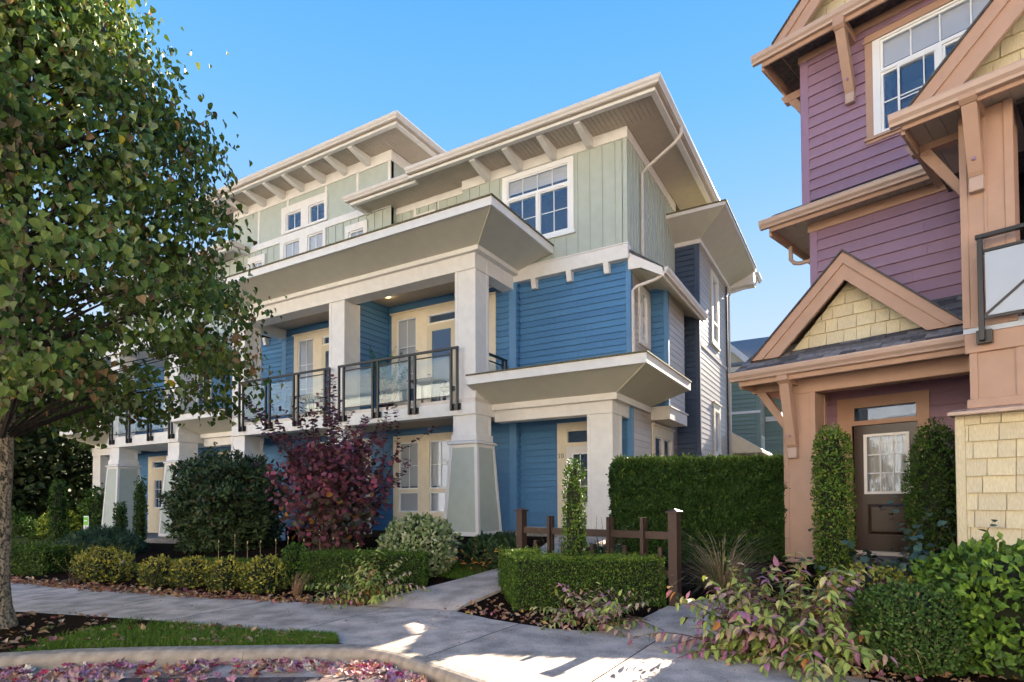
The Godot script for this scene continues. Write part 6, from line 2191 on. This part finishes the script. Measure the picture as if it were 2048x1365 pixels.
func maple_mesh() -> ArrayMesh:
	var s := begin()
	var pts := []
	var lobes := [[-2.3, 0.35], [-1.75, 0.26], [-1.25, 0.48], [-0.85, 0.32], [-0.5, 0.48], [-0.24, 0.36], [0.0, 0.56], [0.24, 0.36], [0.5, 0.48], [0.85, 0.32], [1.25, 0.48], [1.75, 0.26], [2.3, 0.35], [PI, 0.12]]
	for q in lobes:
		pts.append(Vector3(sin(q[0]) * q[1], cos(q[0]) * q[1], 0.5 * q[1] * q[1] + 0.08 * sin(q[0] * 5.0)))
	for i in pts.size():
		tri(s, Vector3.ZERO, pts[i], pts[(i + 1) % pts.size()], Vector3.BACK)
	return s.commit()


func build_litter() -> void:
	var maple := maple_mesh()
	var pink := [Color(0.4, 0.06, 0.13), Color(0.5, 0.24, 0.27), Color(0.22, 0.02, 0.04), Color(0.5, 0.34, 0.28), Color(0.6, 0.52, 0.42), Color(0.4, 0.22, 0.14), Color(0.38, 0.2, 0.3)]
	var T := []
	var I := []
	var clump := FastNoiseLite.new()
	clump.seed = 4
	clump.frequency = 1.4
	for i in 1700:
		var t := pow(rng.randf(), 1.3)
		var x := lerpf(-6.9, -3.0, t)
		var z := lerp_table(x, CURB.slice(2)) + 0.2 + absf(rng.randfn(0, 1)) * lerpf(0.75, 0.16, clampf((x + 6.0) / 1.8, 0, 1))
		if clump.get_noise_2d(x, z) < rng.randf_range(-0.35, 0.25):
			continue
		var tilt := 0.5
		T.append(Transform3D(lb(Vector3(rng.randfn(0, 1), rng.randfn(0, tilt), rng.randfn(0, 1)), Vector3(rng.randfn(0, tilt), 1, rng.randfn(0, tilt))).scaled(Vector3.ONE * rng.randf_range(0.07, 0.13)), Vector3(x, 0.016 + rng.randf() * 0.03, z)))
		I.append(pick([1.2, 3.0, 0.7, 3.0, 1.6, 1.8, 2.0]))
	scatter(get_node("road"), "maple_leaf", maple, pink, T, I, 300, 0.25, 0.6, "fallen_leaves")
	# dry leaves on the verge, along the beds and on the slabs
	var dry := leaf_mesh([[0, 0.06, 0], [0.2, 0.3, 0.04], [0.6, 0.32, 0.0], [1.0, 0.01, 0.14]], 0.5)
	var brown := [Color(0.32, 0.19, 0.1), Color(0.2, 0.1, 0.06), Color(0.42, 0.3, 0.19), Color(0.3, 0.13, 0.1), Color(0.45, 0.25, 0.05), Color(0.35, 0.12, 0.14)]
	T = []
	I = []
	for i in 1500:
		var x := lerpf(-14.0, -5.7, rng.randf())
		var z := lerp_table(x, SB) + 0.05 - absf(rng.randfn(0, 0.16)) + (0.12 if rng.randf() < 0.15 else 0.0)
		T.append(Transform3D(lb(Vector3(rng.randfn(0, 1), rng.randfn(0, 0.4), rng.randfn(0, 1)), Vector3(rng.randfn(0, 0.6), 1, rng.randfn(0, 0.6))).scaled(Vector3.ONE * rng.randf_range(0.045, 0.09)), Vector3(x, maxf(ground_h(x, z), 0.13) + 0.015, z)))
		I.append(pick([3.0, 2.0, 2.0, 1.5, 0.3, 0.5]))
	for i in 420:
		var x := rng.randf_range(-4.6, -1.9) if i % 2 else rng.randf_range(-0.6, 1.6)
		var z := lerp_table(x, SB) - absf(rng.randfn(0, 0.3)) + 0.02
		T.append(Transform3D(lb(Vector3(rng.randfn(0, 1), rng.randfn(0, 0.4), rng.randfn(0, 1)), Vector3(rng.randfn(0, 0.6), 1, rng.randfn(0, 0.6))).scaled(Vector3.ONE * rng.randf_range(0.035, 0.08)), Vector3(x, maxf(ground_h(x, z), 0.13) + 0.018, z)))
		I.append(pick([3.0, 2.0, 2.0, 1.0, 0.3, 1.0]))
	scatter(get_node("mulch_bed"), "dry_leaf", dry, brown, T, I, 250, 0.2, 0.6, "fallen_leaves")
	T = []
	I = []
	for i in 330:
		var x := rng.randf_range(-9.3, -4.6)
		var z0 := lerp_table(x, SF)
		var z1 := lerp_table(x, CURB.slice(2)) - 0.05
		var z := lerpf(z0, z1, rng.randf()) if z1 > z0 else z0
		T.append(Transform3D(lb(Vector3(rng.randfn(0, 1), rng.randfn(0, 0.3), rng.randfn(0, 1)), Vector3(rng.randfn(0, 0.5), 1, rng.randfn(0, 0.5))).scaled(Vector3.ONE * rng.randf_range(0.05, 0.1)), Vector3(x, 0.15, z)))
		I.append(pick([2.0, 1.0, 3.0, 1.0, 0.2, 0.8]))
	scatter(get_node("verge_soil"), "dry_leaf", dry, brown, T, I, 150, 0.2, 0.6, "fallen_leaves")
	T = []
	I = []
	for i in 70:
		var x := rng.randf_range(-9.0, -0.8)
		var z := lerp_table(x, SB) + rng.randf_range(0.05, 1.3)
		T.append(Transform3D(lb(Vector3(rng.randfn(0, 1), 0, rng.randfn(0, 1)), Vector3(rng.randfn(0, 0.3), 1, rng.randfn(0, 0.3))).scaled(Vector3.ONE * rng.randf_range(0.015, 0.05)), Vector3(x, 0.136, z)))
		I.append(pick([1.0, 1.0, 3.0, 1.0, 0.3, 1.0]))
	scatter(get_node("sidewalk"), "dry_leaf", dry, brown, T, I, 70, 0.2, 0.6, "fallen_leaves")
